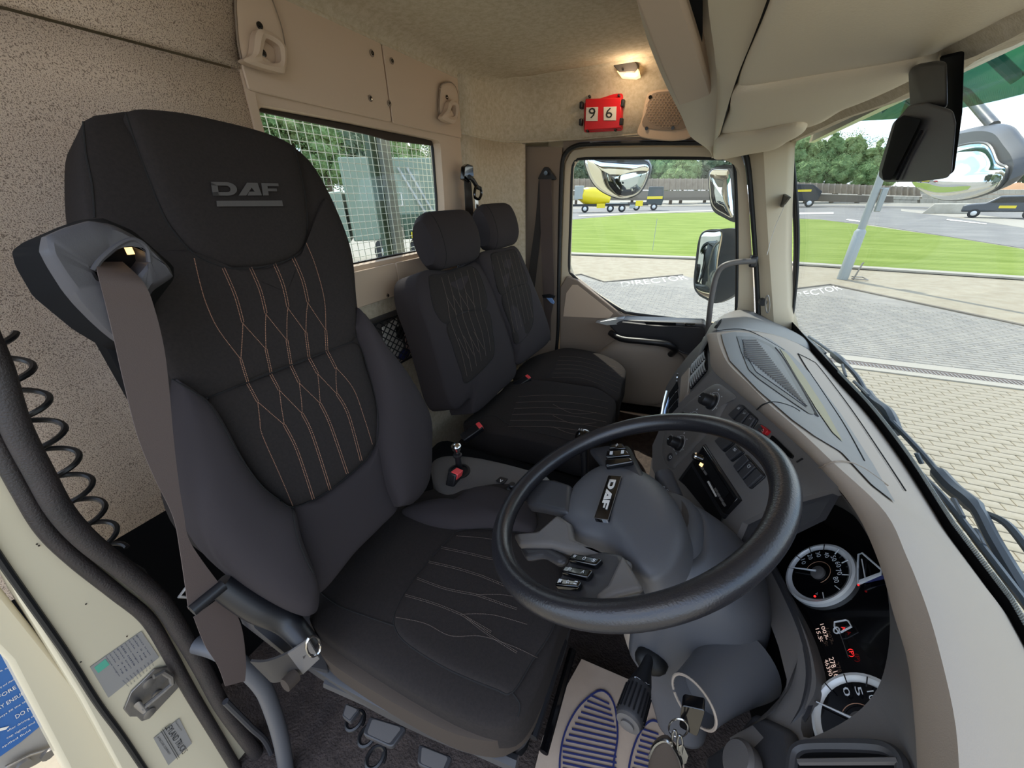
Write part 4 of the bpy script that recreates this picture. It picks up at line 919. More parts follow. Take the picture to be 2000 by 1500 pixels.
# gauges
def gauge(c, r, lab):
    c = c+KN*.001; U = V((.573, 0, .82)); Y_ = V((0, -1, 0))
    g = obj('gauge', MB().lathe(c-KN*.003, KN, [(r, 0), (r, .006), (r*.93, .007), (r*.9, .005), (r*.82, .003)], 48), 'hub', ic)
    obj('gauge_face', MB().lathe(c, KN, [(r*.81, 0), (r*.81, .002)], 40), 'gloss', g)
    def pt(a, q, l=.0045): return c+KN*l+(U*math.cos(a)+Y_*math.sin(a))*q
    for i in range(9):
        a = math.radians(-150+i*30); obj('gauge_tick', MB().tube([pt(a, r*.72, .006), pt(a, r*.92, .0075)], .0007, 4), 'ink' if i < 4 else 'symbol', g)
    for i, s_ in enumerate(lab):
        a = math.radians(-122+i*24); q = pt(a, r*.6); text('numeral', s_, q-Y_*.005-U*.003, q+Y_*.005-U*.003, q-Y_*.005+U*.004, 'symbol', g, .0003)
    obj('gauge_hub', MB().lathe(c+KN*.002, KN, [(r*.2, 0), (r*.2, .003), (r*.14, .005)], 24), 'grey', g)
    a = math.radians(-150); obj('needle', MB().tube([pt(a, .0, .008), pt(a, r*.85, .008)], [.0016, .0008], 5), 'symbol', g)
    obj('inner_arc', MB().tube([pt(math.radians(-140+k*10), r*.36, .004) for k in range(24)], .0004, 4), 'stitch', g)
    return g
g1 = gauge(K(1602, 1122), .052, ['10', '20', '30', '40', '50', '60', '70', '80'])
p = K(1592, 1165, .006); obj('warning_dot', MB().disc(p, KN, .0016, .001, 10), 'red_lit', g1)
text('numeral', 'T', K(1593, 1158, .005), K(1593, 1163, .005), K(1597, 1158, .005), 'symbol', g1)
g2 = gauge(K(1686, 1418, .003), .053, ['', '0', '5', '10', '15', '20'])
fg = [(1677, 1083), (1684, 1080), (1722, 1113), (1720, 1122), (1676, 1141), (1675, 1110)]
obj('fuel_gauge', MB().tube([K(u, v, .004) for u, v in fg], .0014, 6, True), 'symbol', ic)
obj('fuel_needle', MB().tube([K(1683, 1092, .004), K(1690, 1130, .004)], .0008, 5), 'symbol', ic)
obj('fuel_band', MB().prism([K(1677, 1133, .004), K(1720, 1117, .004), K(1722, 1122, .004), K(1677, 1142, .004)], KN*-.001), 'symbol', ic)
obj('blue_band', MB().prism([K(1690, 1129, .003), K(1726, 1122, .003), K(1726, 1130, .003), K(1690, 1138, .003)], KN*-.001), 'navy', ic)
obj('warning_dot', MB().disc(K(1677, 1143, .004), KN, .0012, .001, 8), 'red_lit', ic)
def ktext(s_, o, r, u_, m, nm='readout'): text(nm, s_, K(*o, .002), K(*r, .002), K(*u_, .002), m, ic, .0004)
ktext('1007', (1602, 1220), (1611, 1246), (1609, 1218), 'pale_lit'); ktext('15.5', (1593, 1229), (1600, 1250), (1600, 1227), 'pale_lit')
ktext('278 16', (1619, 1286), (1630, 1324), (1628, 1283), 'pale_lit'); ktext('46390', (1610, 1290), (1620, 1322), (1617, 1287), 'pale_lit')
ktext('km', (1633, 1318), (1635, 1327), (1637, 1317), 'pale_lit'); ktext('km', (1612, 1244), (1614, 1250), (1616, 1243), 'pale_lit'); ktext('°C', (1601, 1248), (1603, 1254), (1606, 1247), 'pale_lit')
obj('cab_symbol', MB().tube([K(u, v, .003) for u, v in [(1640, 1237), (1630, 1224), (1630, 1215), (1652, 1211), (1657, 1213), (1663, 1224), (1642, 1235)]], .0011, 5), 'symbol', ic)
obj('wheel_symbol', MB().tube([K(1634+5.5*math.cos(a/3), 1231+6*math.sin(a/3), .003) for a in range(19)], .0009, 5, True), 'symbol', ic)
obj('thin_line', MB().tube([K(1641, 1238, .003), K(1657, 1284, .003)], .0004, 4), 'grey', ic)
ktext('A', (1643, 1225), (1646, 1232), (1650, 1223), 'red_lit', 'cab_warning')
ktext('(P)', (1655, 1268), (1659, 1284), (1666, 1267), 'red_lit', 'brake_warning')
# underside and knee panel
obj('knee_panel', MB().prism([K(1425, 1440, .02), K(1470, 1385, .03), K(1545, 1420, .03), K(1560, 1540, .03), K(1380, 1540, .03), K(1370, 1480, .02)], KN*-.02), 'charcoal', da, bev=.01)
obj('rotary_knob', MB().lathe(K(1457, 1497, .035), KN, [(.022, 0), (.022, .012), (.018, .016)], 24), 'grey', da)
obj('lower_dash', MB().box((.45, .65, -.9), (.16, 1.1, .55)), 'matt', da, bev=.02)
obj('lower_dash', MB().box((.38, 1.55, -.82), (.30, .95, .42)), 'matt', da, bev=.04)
obj('console_side', MB().prism([V((.06, 1.10, -.66)), V((.09, 1.06, -.48)), V((.3, 1.06, -.5)), V((.35, 1.1, -.9)), V((.12, 1.1, -.9))], (0, .5, 0)), 'grey', da, bev=.02)
obj('console_leg', MB().prism([C(1272, 890, -.02), C(1290, 950, -.02), C(1330, 1000, -.02), C(1300, 1010, -.03), C(1262, 960, -.03)], CNn*-.05), 'dash', da, bev=.006)
# ================================================================= STEERING WHEEL
WC = V((-.038, .488, -.434)); WNn = V((-.438, 0, .899)).normalized(); WU = V((.899, 0, .438)).normalized(); WY = V((0, 1, 0))
def Wp(u, v, o=0): return PP(u, v, WC+WNn*o, WNn)
sw = thing('steering_wheel', 'black leather steering wheel with four spokes and badge', 'steering wheel', WC-WNn*.06)
mb = MB(); Rm = .218; rows = []
for i in range(120):
    a = 2*math.pi*i/120; d = WU*math.cos(a)+WY*math.sin(a); rows.append([WC+d*(Rm+.0172*math.cos(b*math.pi/8))+WNn*(.0172*math.sin(b*math.pi/8)) for b in range(16)])
rows.append(rows[0]); mb.grid(rows, True); obj('rim', mb, 'leather', sw)
hubp = [(1100, 1030), (1106, 990), (1125, 955), (1160, 925), (1195, 914), (1235, 918), (1280, 940), (1315, 975), (1336, 1015), (1342, 1055), (1330, 1095), (1305, 1125), (1272, 1140), (1240, 1122), (1190, 1075), (1130, 1056)]
mb = blob([Wp(u, v, -.045) for u, v in hubp], WNn, .032, .03, 16, 4, 130); register(mb); HUB = [len(HITS)-1]; hb = obj('hub_cover', mb, 'grey_blue', sw)
obj('hub_base', MB().lathe(WC-WNn*.11, WNn, [(.05, 0), (.07, .03), (.085, .05)], 30), 'charcoal', sw)
def spoke(name, P, o, th, m, bev=.008, par=None): return obj(name, MB().prism([Wp(u, v, o) for u, v in P], WNn*-th), m, par or sw, bev=bev, seg=3)
def W2(a_deg, r, o):  # point on a wheel-centred frame, angle from the top of the wheel
    a = math.radians(a_deg); return WC+(WU*math.cos(a)+WY*math.sin(a))*r+WNn*o
def arm(a0_, a1_, w0, w1, m, name='spoke'):
    """spoke from hub radius to rim, cross-section tapering"""
    rows = []
    for i in range(15):
        t = i/14; a = a0_+(a1_-a0_)*t; r = .055+(.205-.055)*t; o = -.050+.050*t**1.6; w_ = w0+(w1-w0)*t+.012*max(0, t-.8)*5
        c = W2(a, r, o); rad = (W2(a, r+.01, o)-W2(a, r, o)).normalized(); side = WNn.cross(rad)
        rows.append([c+side*w_*math.copysign(abs(math.cos(b*math.pi/6))**.6, math.cos(b*math.pi/6))+WNn*.011*math.copysign(abs(math.sin(b*math.pi/6))**.6, math.sin(b*math.pi/6)) for b in range(12)])
    mb = MB(); mb.grid(rows, True); mb.f += [tuple(range(12)), tuple(14*12+k for k in range(12))]; return obj(name, mb, m, sw)
spoke('spoke', [(1052, 935), (1083, 935), (1115, 945), (1110, 1000), (1088, 996), (1062, 990), (1030, 985), (1020, 965)], -.016, .022, 'charcoal')
spoke('spoke', [(1000, 1040), (1050, 1035), (1088, 1002), (1115, 1020), (1120, 1050), (1170, 1070), (1235, 1092), (1205, 1108), (1150, 1078), (1100, 1070), (1075, 1062), (1012, 1062)], -.016, .02, 'grey_mid')
spoke('spoke_shade', [(1012, 1064), (1075, 1066), (1110, 1085), (1090, 1100), (1060, 1082), (1025, 1088)], -.026, .015, 'charcoal')
spoke('spoke', [(1148, 875), (1185, 868), (1228, 868), (1252, 915), (1268, 945), (1200, 925), (1150, 930), (1180, 915)], -.018, .022, 'charcoal')
spoke('spoke', [(1112, 1085), (1180, 1072), (1215, 1078), (1256, 1148), (1205, 1160), (1190, 1185), (1130, 1180), (1080, 1150), (1085, 1135)], -.012, .03, 'charcoal', .01)
spoke('spoke_end', [(1214, 1080), (1256, 1146), (1205, 1158), (1170, 1175), (1160, 1160), (1185, 1140)], -.008, .012, 'grey_mid', .008)
def wkeys(name, rows_, o):
    for P, syms in rows_:
        k_ = spoke(name, P, o, .010, 'gloss', .003)
        a, b = V((*P[0], 0)), V((*P[1], 0)); c, d = V((*P[3], 0)), V((*P[2], 0))
        for i, s_ in enumerate(syms):
            t = (i+.5)/len(syms); p = (a.lerp(b, t)+c.lerp(d, t))/2; e_ = (b-a).normalized(); f_ = (a-c).normalized()
            text('key_symbol', s_, Wp(p.x-e_.x*3-f_.x*3, p.y-e_.y*3-f_.y*3, o+.0008), Wp(p.x+e_.x*3-f_.x*3, p.y+e_.y*3-f_.y*3, o+.0008), Wp(p.x-e_.x*3+f_.x*4, p.y-e_.y*3+f_.y*4, o+.0008), 'symbol', k_)
wkeys('wheel_key', [([(1118, 1079), (1176, 1090), (1162, 1104), (1108, 1092)], ['w', 'O', 's']), ([(1104, 1103), (1158, 1112), (1146, 1128), (1094, 1116)], ['m', 'A']), ([(1090, 1126), (1136, 1134), (1128, 1146), (1082, 1142)], ['-', 'o', '='])], -.002)
wkeys('wheel_key', [([(1192, 866), (1216, 865), (1222, 874), (1188, 876)], ['+']), ([(1184, 880), (1224, 877), (1230, 888), (1182, 893)], ['-', '-']), ([(1181, 897), (1231, 892), (1236, 900), (1182, 910)], [''])], -.006)
# badge
bo, br_, bu = [hit(u, v, HUB, .002)[0] for u, v in ((1161, 1012), (1188, 1016), (1193, 930))]
bp = [Wp(u, v, -.0105) for u, v in ((1160, 1012), (1188, 1016), (1214, 930), (1188, 928))]
bd = obj('badge', MB().prism(rrect(*bp, .05), WNn*-.012), 'gloss', hb, bev=.0008)
q = [bp[0].lerp(bp[3], .0), bp[1], bp[2], bp[3]]
def BD(a, b): return q[3].lerp(q[0], a).lerp(q[2].lerp(q[1], a), b)+WNn*.0008   # a along the badge (top to bottom), b across
letters(DAF, BD(.12, .25), BD(.80, .25), BD(.12, .72), 'white', bd, 'badge_letters', .0008)
obj('badge_rim', MB().tube([p+WNn*.0006 for p in bp], .0007, 4, True), 'grey', bd)
# ================================================================= COLUMN
cl = thing('steering_column', 'blue-grey moulded steering column below the wheel with barrel around the key', 'steering column', (.1, .48, -.85))
secs = [(-.475, .035, .492, .055, .07), (-.50, .06, .49, .085, .085), (-.54, .085, .488, .105, .092), (-.60, .095, .485, .112, .094), (-.66, .095, .482, .105, .092), (-.72, .09, .48, .09, .088), (-.80, .10, .48, .06, .07), (-.95, .14, .48, .05, .06)]
def sec_pt(s_, a, g=0):
    z, x, y, A_, B_2 = s_; c_, n2 = math.cos(a), math.sin(a); return V((x+(A_+g)*math.copysign(abs(c_)**.75, c_), y+(B_2+g)*math.copysign(abs(n2)**.75, n2), z))
def cov(name, a0_, a1_, m, g=0, secs_=secs, na=40):
    rows = [[sec_pt(s_, a0_+(a1_-a0_)*i/na, g) for i in range(na+1)] for s_ in secs_]
    rr = [];
    for j in range(na+1):
        rr.append(cr_([rows[k][j] for k in range(len(rows))], 30))
    mb = MB(); mb.grid(rr); register(mb); return obj(name, mb, m, cl, solid=.004, off=-1)
cov('upper_cover', -2.35, 2.35, 'grey_blue'); cov('lower_cover', 2.36, 2*math.pi-2.36, 'dash', -.002)
obj('column_cap', blob([sec_pt(secs[0], 2*math.pi*i/24) for i in range(24)], V((-.3, 0, 1)), .02, .01, 6, 6, 60), 'grey_blue', cl)
ka = V((-.55, -.78, .10)).normalized(); kc = PY(1356, 1368, .325)
mb = MB().lathe(kc-ka*.11, ka, [(.054, 0), (.046, .03), (.038, .07), (.034, .10), (.0335, .112), (.030, .112), (.027, .09)], 36); obj('key_barrel', mb, 'grey_blue', cl)
obj('barrel_lip', MB().tube([kc+(ka.orthogonal().normalized()*math.cos(a/6)+ka.cross(ka.orthogonal().normalized())*math.sin(a/6))*.0318+ka*.002 for a in range(38)], .002, 6), 'dash', cl)
obj('lock', MB().disc(kc-ka*.03, ka, .027, .006, 24), 'matt', cl)
h0, h1 = PY(1268, 1285, .385), PY(1228, 1408, .285); ax = (h1-h0)
obj('stalk_boot', MB().ball(PY(1272, 1290, .39), (.026, .02, .02)), 'rubber_black', cl)
st = obj('stalk', MB().tube([h0, h0.lerp(h1, .2), h0.lerp(h1, .42), h0.lerp(h1, .5)], [.007, .009, .015, .0165], 20), 'black', cl)
obj('stalk_grip', MB().tube([h0.lerp(h1, .5), h0.lerp(h1, .52), h0.lerp(h1, .97), h1], [.0165, .0175, .0185, .017], 22), 'charcoal', st)
mb = MB(); an = ax.normalized(); o1 = an.orthogonal().normalized(); o2 = an.cross(o1)
for k in range(18):
    d = o1*math.cos(k*.349)+o2*math.sin(k*.349); mb.tube([h0.lerp(h1, .58)+d*.0185, h0.lerp(h1, .95)+d*.0192], .0012, 5)
obj('grip_ribs', mb, 'black', st)
obj('stalk_tip', MB().lathe(h1, an, [(.017, 0), (.016, .004), (.009, .005), (.009, .008), (.007, .009)], 24), 'grey', st)
c = h0.lerp(h1, .40); f = (-c).normalized()
text('stalk_symbol', 'Q %', c+f*.0165+o2*0-V((.012, 0, 0)), c+f*.0165+V((.010, 0, -.005)), c+f*.0165+V((-.010, 0, .006)), 'symbol', st)
s0, s1 = PY(1322, 990, .55), PY(1294, 922, .60)
s2 = obj('stalk', MB().tube([s0-(s1-s0)*.6, s0, s0.lerp(s1, .2), s0.lerp(s1, .25), s0.lerp(s1, .9), s1], [.008, .01, .012, .017, .017, .014], 20), 'charcoal', cl, label='stubby grey stalk on the far side')
text('stalk_symbol', 'e c', PY(1293, 952, .56), PY(1303, 962, .545), PY(1297, 948, .56), 'symbol', s2)
# keys
ky = thing('key_bunch', 'bunch of keys on a split ring hanging from the ignition', 'keys', kc+V((-.02, -.03, -.08)))
kh = kc+ka*.0
obj('key_head', MB().prism(rrect(PY(1332, 1378, .29), PY(1378, 1388, .29), PY(1362, 1440, .28), PY(1326, 1420, .28), .15), (.0, .012, .004)), 'gloss', ky, bev=.004)
obj('split_ring', MB().tube([PY(1325+19*math.cos(a/4), 1422+18*math.sin(a/4), .27) for a in range(25)], .0011, 6, True), 'chrome', ky)
obj('chain_link', MB().tube([PY(1318+5*math.cos(a/2), 1447+22*math.sin(a/2), .262) for a in range(13)], .0012, 6, True), 'chrome', ky)
obj('chain_link', MB().tube([PY(1328+5*math.cos(a/2), 1455+20*math.sin(a/2), .26) for a in range(13)], .0012, 6, True), 'chrome', ky)
obj('key_blade', MB().prism(px(PY, [(1322, 1460), (1334, 1455), (1345, 1478), (1341, 1492), (1330, 1495), (1332, 1520), (1322, 1520)], .26), (0, .002, 0)), 'chrome', ky, bev=.0006)
obj('key_fob', blob(px(PY, [(1268, 1480), (1280, 1455), (1300, 1446), (1316, 1462), (1330, 1495), (1320, 1530), (1270, 1530)], .26), (0, -1, 0), .006, .006, 8, 3, 50), 'seat_brown', ky)
obj('fob_rim', MB().tube(cr_(px(PY, [(1268, 1480), (1280, 1455), (1300, 1446), (1316, 1462), (1330, 1495), (1326, 1530)], .258), 30), .002, 6), 'chrome', ky)
# ================================================================= FLOOR LEVERS AND CONSOLE
def fl(u, v, z): return PZ(u, v, z)
tn = thing('hand_brake_console', 'low grey console beside the driver seat carrying a short lever and a knob', 'console', (-.5, .8, -1.0))
ct = [fl(u, v, -.745) for u, v in [(842, 912), (852, 898), (880, 892), (940, 898), (1030, 920), (1075, 940), (1060, 990), (1010, 1010), (940, 985), (905, 965), (870, 975), (848, 950)]]
obj('console_top', blob(ct, (0, 0, 1), .012, .12, 8, 10, 90), 'grey', tn)
obj('lever_well', MB().lathe(fl(897, 921, -.732), (0, 0, 1), [(.033, 0), (.033, .003), (.026, .004), (.025, -.002)], 28), 'black', tn)
lp = PY(893, 868, .80)
l0_ = fl(898, 920, -.735)
lp = PX(891, 872, l0_.x)
obj('lever_shaft', MB().tube([l0_, l0_.lerp(lp, .55), lp], [.010, .009, .007], 12), 'black', tn)
obj('lever_collar', MB().lathe(l0_.lerp(lp, .58), (lp-l0_), [(.008, 0), (.013, .004), (.013, .009), (.008, .012)], 16), 'black', tn)
obj('lever_knob', MB().lathe(l0_.lerp(lp, .75), (lp-l0_), [(.007, 0), (.009, .006), (.014, .018), (.0145, .026), (.010, .032), (.003, .034)], 20), 'chrome', tn)
obj('rocker_switch', MB().prism(rrect(*[fl(u, v, -.731) for u, v in [(968, 940), (977, 932), (992, 936), (983, 946)]], .1), (0, 0, .003)), 'black', tn, bev=.001)
text('switch_mark', 'v', fl(974, 941, -.727), fl(980, 943, -.727), fl(977, 936, -.727), 'symbol', tn)
obj('mirror_knob', MB().lathe(fl(1001, 955, -.731), (0, 0, 1), [(.017, 0), (.016, .004), (.010, .006), (.011, .016), (.008, .019)], 22), 'black', tn)
gl_ = thing('gear_lever', 'gear stick with a glossy black knob in front of the passenger bench', 'gear lever', (-.2, .93, -1.0))
gk = PY(1140, 853, .93)
obj('gear_knob', MB().ball(gk, (.027, .027, .024), 20, 14), 'gloss', gl_)
obj('gear_shaft', MB().tube([gk+V((0, 0, -.015)), gk+V((.01, 0, -.10)), gk+V((.03, 0, -.35))], [.014, .011, .011], 12), 'black', gl_)
for i, s_ in enumerate(['135', 'R24']): text('gate_pattern', s_, gk+V((-.016, -.012, .0245-.0*i))+V((0, -.006*i+.01, 0)), gk+V((.0, -.012, .0245))+V((0, -.006*i+.01, 0)), gk+V((-.016, -.007, .0245))+V((0, -.006*i+.01, 0)), 'symbol', gl_)
obj('right_bolster', blob([Cu(u, v, .0) for u, v in [(785, 1000), (835, 985), (880, 985), (915, 962), (960, 954), (1005, 968), (1045, 1000), (1040, 1040), (960, 1034), (890, 1036), (830, 1025)]], CN, .035, .03, 10, 3, 90), 'seat_side', ds)
# engine cover between the seats
tc_ = thing('engine_cover', 'dark engine cover between the driver seat and the bench', 'engine cover', (-.45, .9, -1.2))
obj('cover', MB().box((-.40, .87, -1.02), (.8, .24, .34)), 'matt', tc_, bev=.04)
# printed paper mat
mt = thing('paper_floor_mat', 'cream paper floor mat printed with two navy shoe soles', 'mat', (.05, .5, -1.15))
MZ = -1.12
PM = [fl(u, v, MZ) for u, v in [(1136, 1287), (1270, 1345), (1330, 1380), (1340, 1560), (1030, 1560), (1060, 1440), (1090, 1370)]]
obj('sheet', MB().prism(PM, (0, 0, -.002)), 'paper', mt, smooth=False)
def sole(pts, rows_):
    P = cr_([fl(u, v, MZ+.001) for u, v in pts], 70, True); obj('sole_outline', MB().tube(P, .0028, 4, True), 'navy', mt)
    c = sum(P, V((0, 0, 0)))/70
    for (a, b) in rows_: obj('sole_bar', MB().tube([fl(*a, MZ+.001), fl(*b, MZ+.001)], .0022, 4), 'navy', mt)
sole([(1167, 1350), (1185, 1353), (1198, 1372), (1204, 1400), (1206, 1440), (1200, 1480), (1190, 1530), (1150, 1560), (1100, 1545), (1093, 1500), (1098, 1450), (1112, 1410), (1135, 1375)], [((1153+(-6*i if i < 9 else -54)+(0), 1358+i*11), (1190+min(14, i*3), 1375+i*11.5)) for i in range(14)])
sole([(1280, 1408), (1262, 1414), (1245, 1440), (1232, 1480), (1228, 1520), (1240, 1570), (1290, 1580), (1310, 1500), (1300, 1430)], [((1256-3*i, 1424+i*11), (1286+2*i, 1434+i*12)) for i in range(9)])
# ================================================================= NEAR DOOR POST (driver side)
JX = -.78
jm = struct('wall_right', MB().prism([V((JX, y, z)) for y, z in [(.105, .5), (.105, -.1), (.075, -.35), (.075, -.45), (.085, -.55), (.105, -.70), (.10, -.95), (.085, -1.25), (.03, -1.3), (-.075, -1.3), (-.062, -.95), (-.03, -.72), (-.005, -.5), (.01, -.40), (.02, -.3), (.04, .5)]], (-.05, 0, 0)), 'paint', bev=.004)
struct('wall_right', MB().prism([V((JX-.03, y, z)) for y, z in [(-.0, -.35), (.04, .5), (.0, .5), (-.04, -.3), (-.05, -.6), (-.10, -.9), (-.13, -1.3), (-.06, -1.3)]], (-.05, 0, 0)), 'paint', bev=.006)
struct('trim_7', MB().tube(cr_(px(PX, [(-60, 1000), (0, 1092), (60, 1178), (130, 1278), (190, 1372), (240, 1440), (300, 1530)], JX+.004), 60), .0045, 8), 'rubber_black')
struct('trim_8', MB().tube(cr_(px(PX, [(-40, 640), (-5, 720), (30, 830), (78, 925), (120, 1000), (175, 1060), (250, 1118), (312, 1172), (352, 1232), (392, 1300), (435, 1380), (485, 1450), (540, 1525)], JX+.03), 90), .0135, 12), 'rubber')
struct('trim_9', MB().tube(cr_(px(PX, [(-50, 780), (0, 875), (42, 955), (90, 1035), (150, 1095), (228, 1158), (288, 1208), (328, 1272), (372, 1352), (425, 1440), (470, 1515)], JX+.012), 90), .010, 10), 'rubber')
def jp(u, v, o=.002): return PX(u, v, JX+o)
st1 = obj('data_sticker', MB().prism([jp(*p) for p in [(176, 1303), (276, 1233), (311, 1284), (212, 1363)]], (-.0005, 0, 0)), 'silver', jm, smooth=False)
for i in range(9):
    for (a, b) in (((205+i*7.5, 1283-i*5.2), (232+i*7.5, 1322-i*5.2)), ((238+i*7, 1330-i*5), (250+i*6, 1342-i*5))):
        w_ = V((-3.2, -4.0, 0)) if 0 else None
        o_, r_ = jp(*a, .0026), jp(*b, .0026); text('print_line', ['service weights', 'axle 1 kg', 'axle 2 kg', 'gross train', 'see note'][i % 5], o_, r_, jp(a[0]+3.2, a[1]-2.2, .0026), 'ink_dark', st1, .0002)
obj('green_seal', MB().prism([jp(*p, .0026) for p in [(184, 1304), (206, 1287), (214, 1298), (192, 1315)]], (-.0003, 0, 0)), mat('green_foil', '#63b79c', .3, .4), st1, smooth=False)
st2 = obj('maker_sticker', MB().prism([jp(*p) for p in [(300, 1442), (350, 1403), (375, 1452), (329, 1495)]], (-.0005, 0, 0)), 'silver', jm, smooth=False)
text('maker_name', 'LEYLAND TRUCKS', jp(321, 1421, .0026), jp(356, 1474, .0026), jp(333, 1412, .0026), 'ink', st2)
text('small_print', 'Manufactured by', jp(341, 1411, .0026), jp(353, 1428, .0026), jp(344, 1408, .0026), 'ink', st2)
text('small_print', 'A PACCAR COMPANY', jp(306, 1440, .0026), jp(330, 1475, .0026), jp(310, 1437, .0026), 'ink', st2)
for k in (0, 3): obj('rule', MB().tube([jp(317-k, 1424+k, .0028), jp(350-k, 1480+k, .0028)], .0004, 4), 'ink', st2)
sk = thing('door_striker', 'bolted steel striker loop on the cream door post', 'striker', jp(290, 1350, 0))
obj('plate', MB().prism([jp(*p, .001) for p in [(240, 1384), (254, 1350), (300, 1305), (330, 1299), (349, 1330), (346, 1342), (290, 1402), (275, 1407), (266, 1398), (252, 1398)]], (.004, 0, 0)), 'steel', sk, bev=.001)
obj('loop', MB().tube([jp(u, v, .022) for u, v in [(276, 1386), (318, 1352), (336, 1335), (334, 1322), (318, 1312), (300, 1322)]], .0045, 8), 'steel', sk)
for u, v in [(290, 1333), (306, 1357), (291, 1392)]: obj('screw', MB().lathe(jp(u, v, .005), (1, 0, 0), [(.009, 0), (.009, .003), (.005, .004)], 16), 'steel', sk)
obj('pin', MB().tube([jp(272, 1374, .0), jp(268, 1376, .02), jp(284, 1388, .024)], .005, 8), 'steel', sk)
for i in range(5): obj('screw', MB().ball(jp(*[(72, 1063), (76, 1066), (158, 1293), (248, 1243), (168, 1180)][i], .001), .0012, 6, 4), 'seat_brown', jm)
# grab handle low on the post
gh = thing('grab_handle', 'curved grey grab handle low by the driver door seal', 'handle', PX(560, 1560, -.66), 'grab handles')
obj('tube', MB().tube(cr_([PX(385, 1258, -.74), PX(425, 1270, -.70), PX(470, 1298, -.665), PX(508, 1335, -.65), PX(528, 1375, -.65), PX(548, 1440, -.65), PX(560, 1510, -.65), PX(570, 1600, -.65)], 60), .0155, 14), 'grey_blue', gh)
obj('step_well', MB().tube(cr_(px(PX, [(440, 1370), (490, 1420), (520, 1450), (545, 1510)], -.72), 30), .006, 8), 'charcoal', gh)
# coiled cable
cc_ = thing('coiled_cable', 'black coiled cable hanging on the speckled wall behind the driver seat', 'cable', PX(230, 1090, -.86))
A = PX(-20, 655, -.87); B = PX(215, 1085, -.87); ax = B-A; n1 = V((.4, 1, .35)); n1 = (n1-ax.normalized()*n1.dot(ax.normalized())).normalized(); n2 = ax.normalized().cross(n1)
P = []
for i in range(8*24): t = i/(8*24-1); a = i/24*2*math.pi; P.append(A+ax*t+(n1*math.cos(a)+n2*math.sin(a))*.023)
obj('coil', MB().tube(P, .0043, 7), 'cable', cc_)
obj('cable_end', MB().tube([PX(250, 1100, -.9), PX(275, 1115, -.9), PX(285, 1128, -.9), PX(272, 1132, -.9)], .006, 7), 'grey', cc_)
obj('belt_loop', MB().tube([PX(u, v, -.72) for u, v in [(350, 1165), (362, 1150), (378, 1150), (380, 1168)]], .003, 6, True), 'silver', cc_)
# outside under the door: tank with blue notice
tk = thing('fluid_tank', 'dull silver tank with a blue printed notice outside below the door post', 'tank', (-1.3, -.15, -1.4))
def tx(u, v, o=0): return PX(u, v, -1.25+o)
obj('shell', MB().prism([tx(*p) for p in [(-80, 1200), (0, 1262), (60, 1318), (118, 1410), (140, 1450), (100, 1480), (0, 1540), (-80, 1560)]], (-.3, 0, 0)), 'silver', tk, bev=.02)
obj('bracket', MB().prism([tx(*p, .02) for p in [(10, 1500), (60, 1475), (105, 1462), (112, 1468), (70, 1495), (40, 1510)]], (-.01, 0, 0)), 'steel', tk, bev=.003)
for u, v in [(45, 1492), (92, 1471)]: obj('bolt', MB().disc(tx(u, v, .02), (1, 0, 0), .012, .01, 10), 'steel', tk)
bl = obj('notice', MB().prism([tx(*p, .003) for p in [(-80, 1205), (0, 1272), (50, 1320), (103, 1398), (40, 1450), (0, 1478), (-80, 1520)]], (-.001, 0, 0)), 'blue', tk, smooth=False)
for s_, o_, r_, u_ in [('BEFORE A', (-18, 1375), (46, 1336), (-21, 1369)), ('MAY ENSURE', (-14, 1394), (54, 1352), (-17, 1388)), ('DO NOT', (32, 1404), (80, 1375), (29, 1397)), ('K', (-10, 1448), (18, 1418), (-26, 1424)), ('always fill the tank', (-10, 1410), (60, 1366), (-12, 1406)), ('slowly and check', (-10, 1352), (30, 1328), (-12, 1348)), ('after driving close the', (15, 1430), (92, 1386), (13, 1426)), ('cap tightly and clean', (14, 1444), (90, 1400), (12, 1440)), ('spilled fluid', (5, 1462), (60, 1428), (3, 1458)), ('use only', (-10, 1318), (30, 1300), (-12, 1314))]:
    text('notice_text', s_, tx(*o_, .005), tx(*r_, .005), tx(*u_, .005), 'white', bl, .0003)
# ================================================================= REAR WALL HANDLES, NET, BOX, LAMP, SPEAKER
def grab(ps, ring_o, ring_i, screws, x, label, d):
    t = thing('grab_handle', label, 'handle', PX(*ps[0], x), 'grab handles')
    obj('recess', blob(px(PX, ps, x+.004), (1, 0, 0), .004, .004, 5, 14, 70), 'trim', t)
    obj('recess_rim', MB().tube(cr_(px(PX, ps, x+.005), 70, True), .0025, 6), 'trim_dark', t)
    O = cr_(px(PX, ring_o, x+d), 60, True); I = cr_(px(PX, ring_i, x+d), 60, True); k = min(range(60), key=lambda i: (I[i]-O[0]).length); I = I[k:]+I[:k]
    mb = MB(); o2 = [p-V((.02, 0, 0)) for p in O]; i2 = [p-V((.02, 0, 0)) for p in I]; m1 = [a.lerp(b, .5)+V((.005, 0, 0)) for a, b in zip(O, I)]
    mb.grid([O, m1, I, i2, o2, O], True); obj('loop', mb, 'trim', t)
    a, b = ring_o[0], ring_o[1]
    obj('mount', MB().prism([PX(*p, x+.003) for p in (ring_o[0], ring_o[1], ring_i[0], ring_o[-1])], (d-.01, 0, 0)), 'trim', t, bev=.005)
    for s_ in screws: obj('screw', MB().lathe(PX(*s_, x+.009), (1, 0, 0), [(.007, -.001), (.007, .002), (.004, .003)], 12), 'gloss', t)
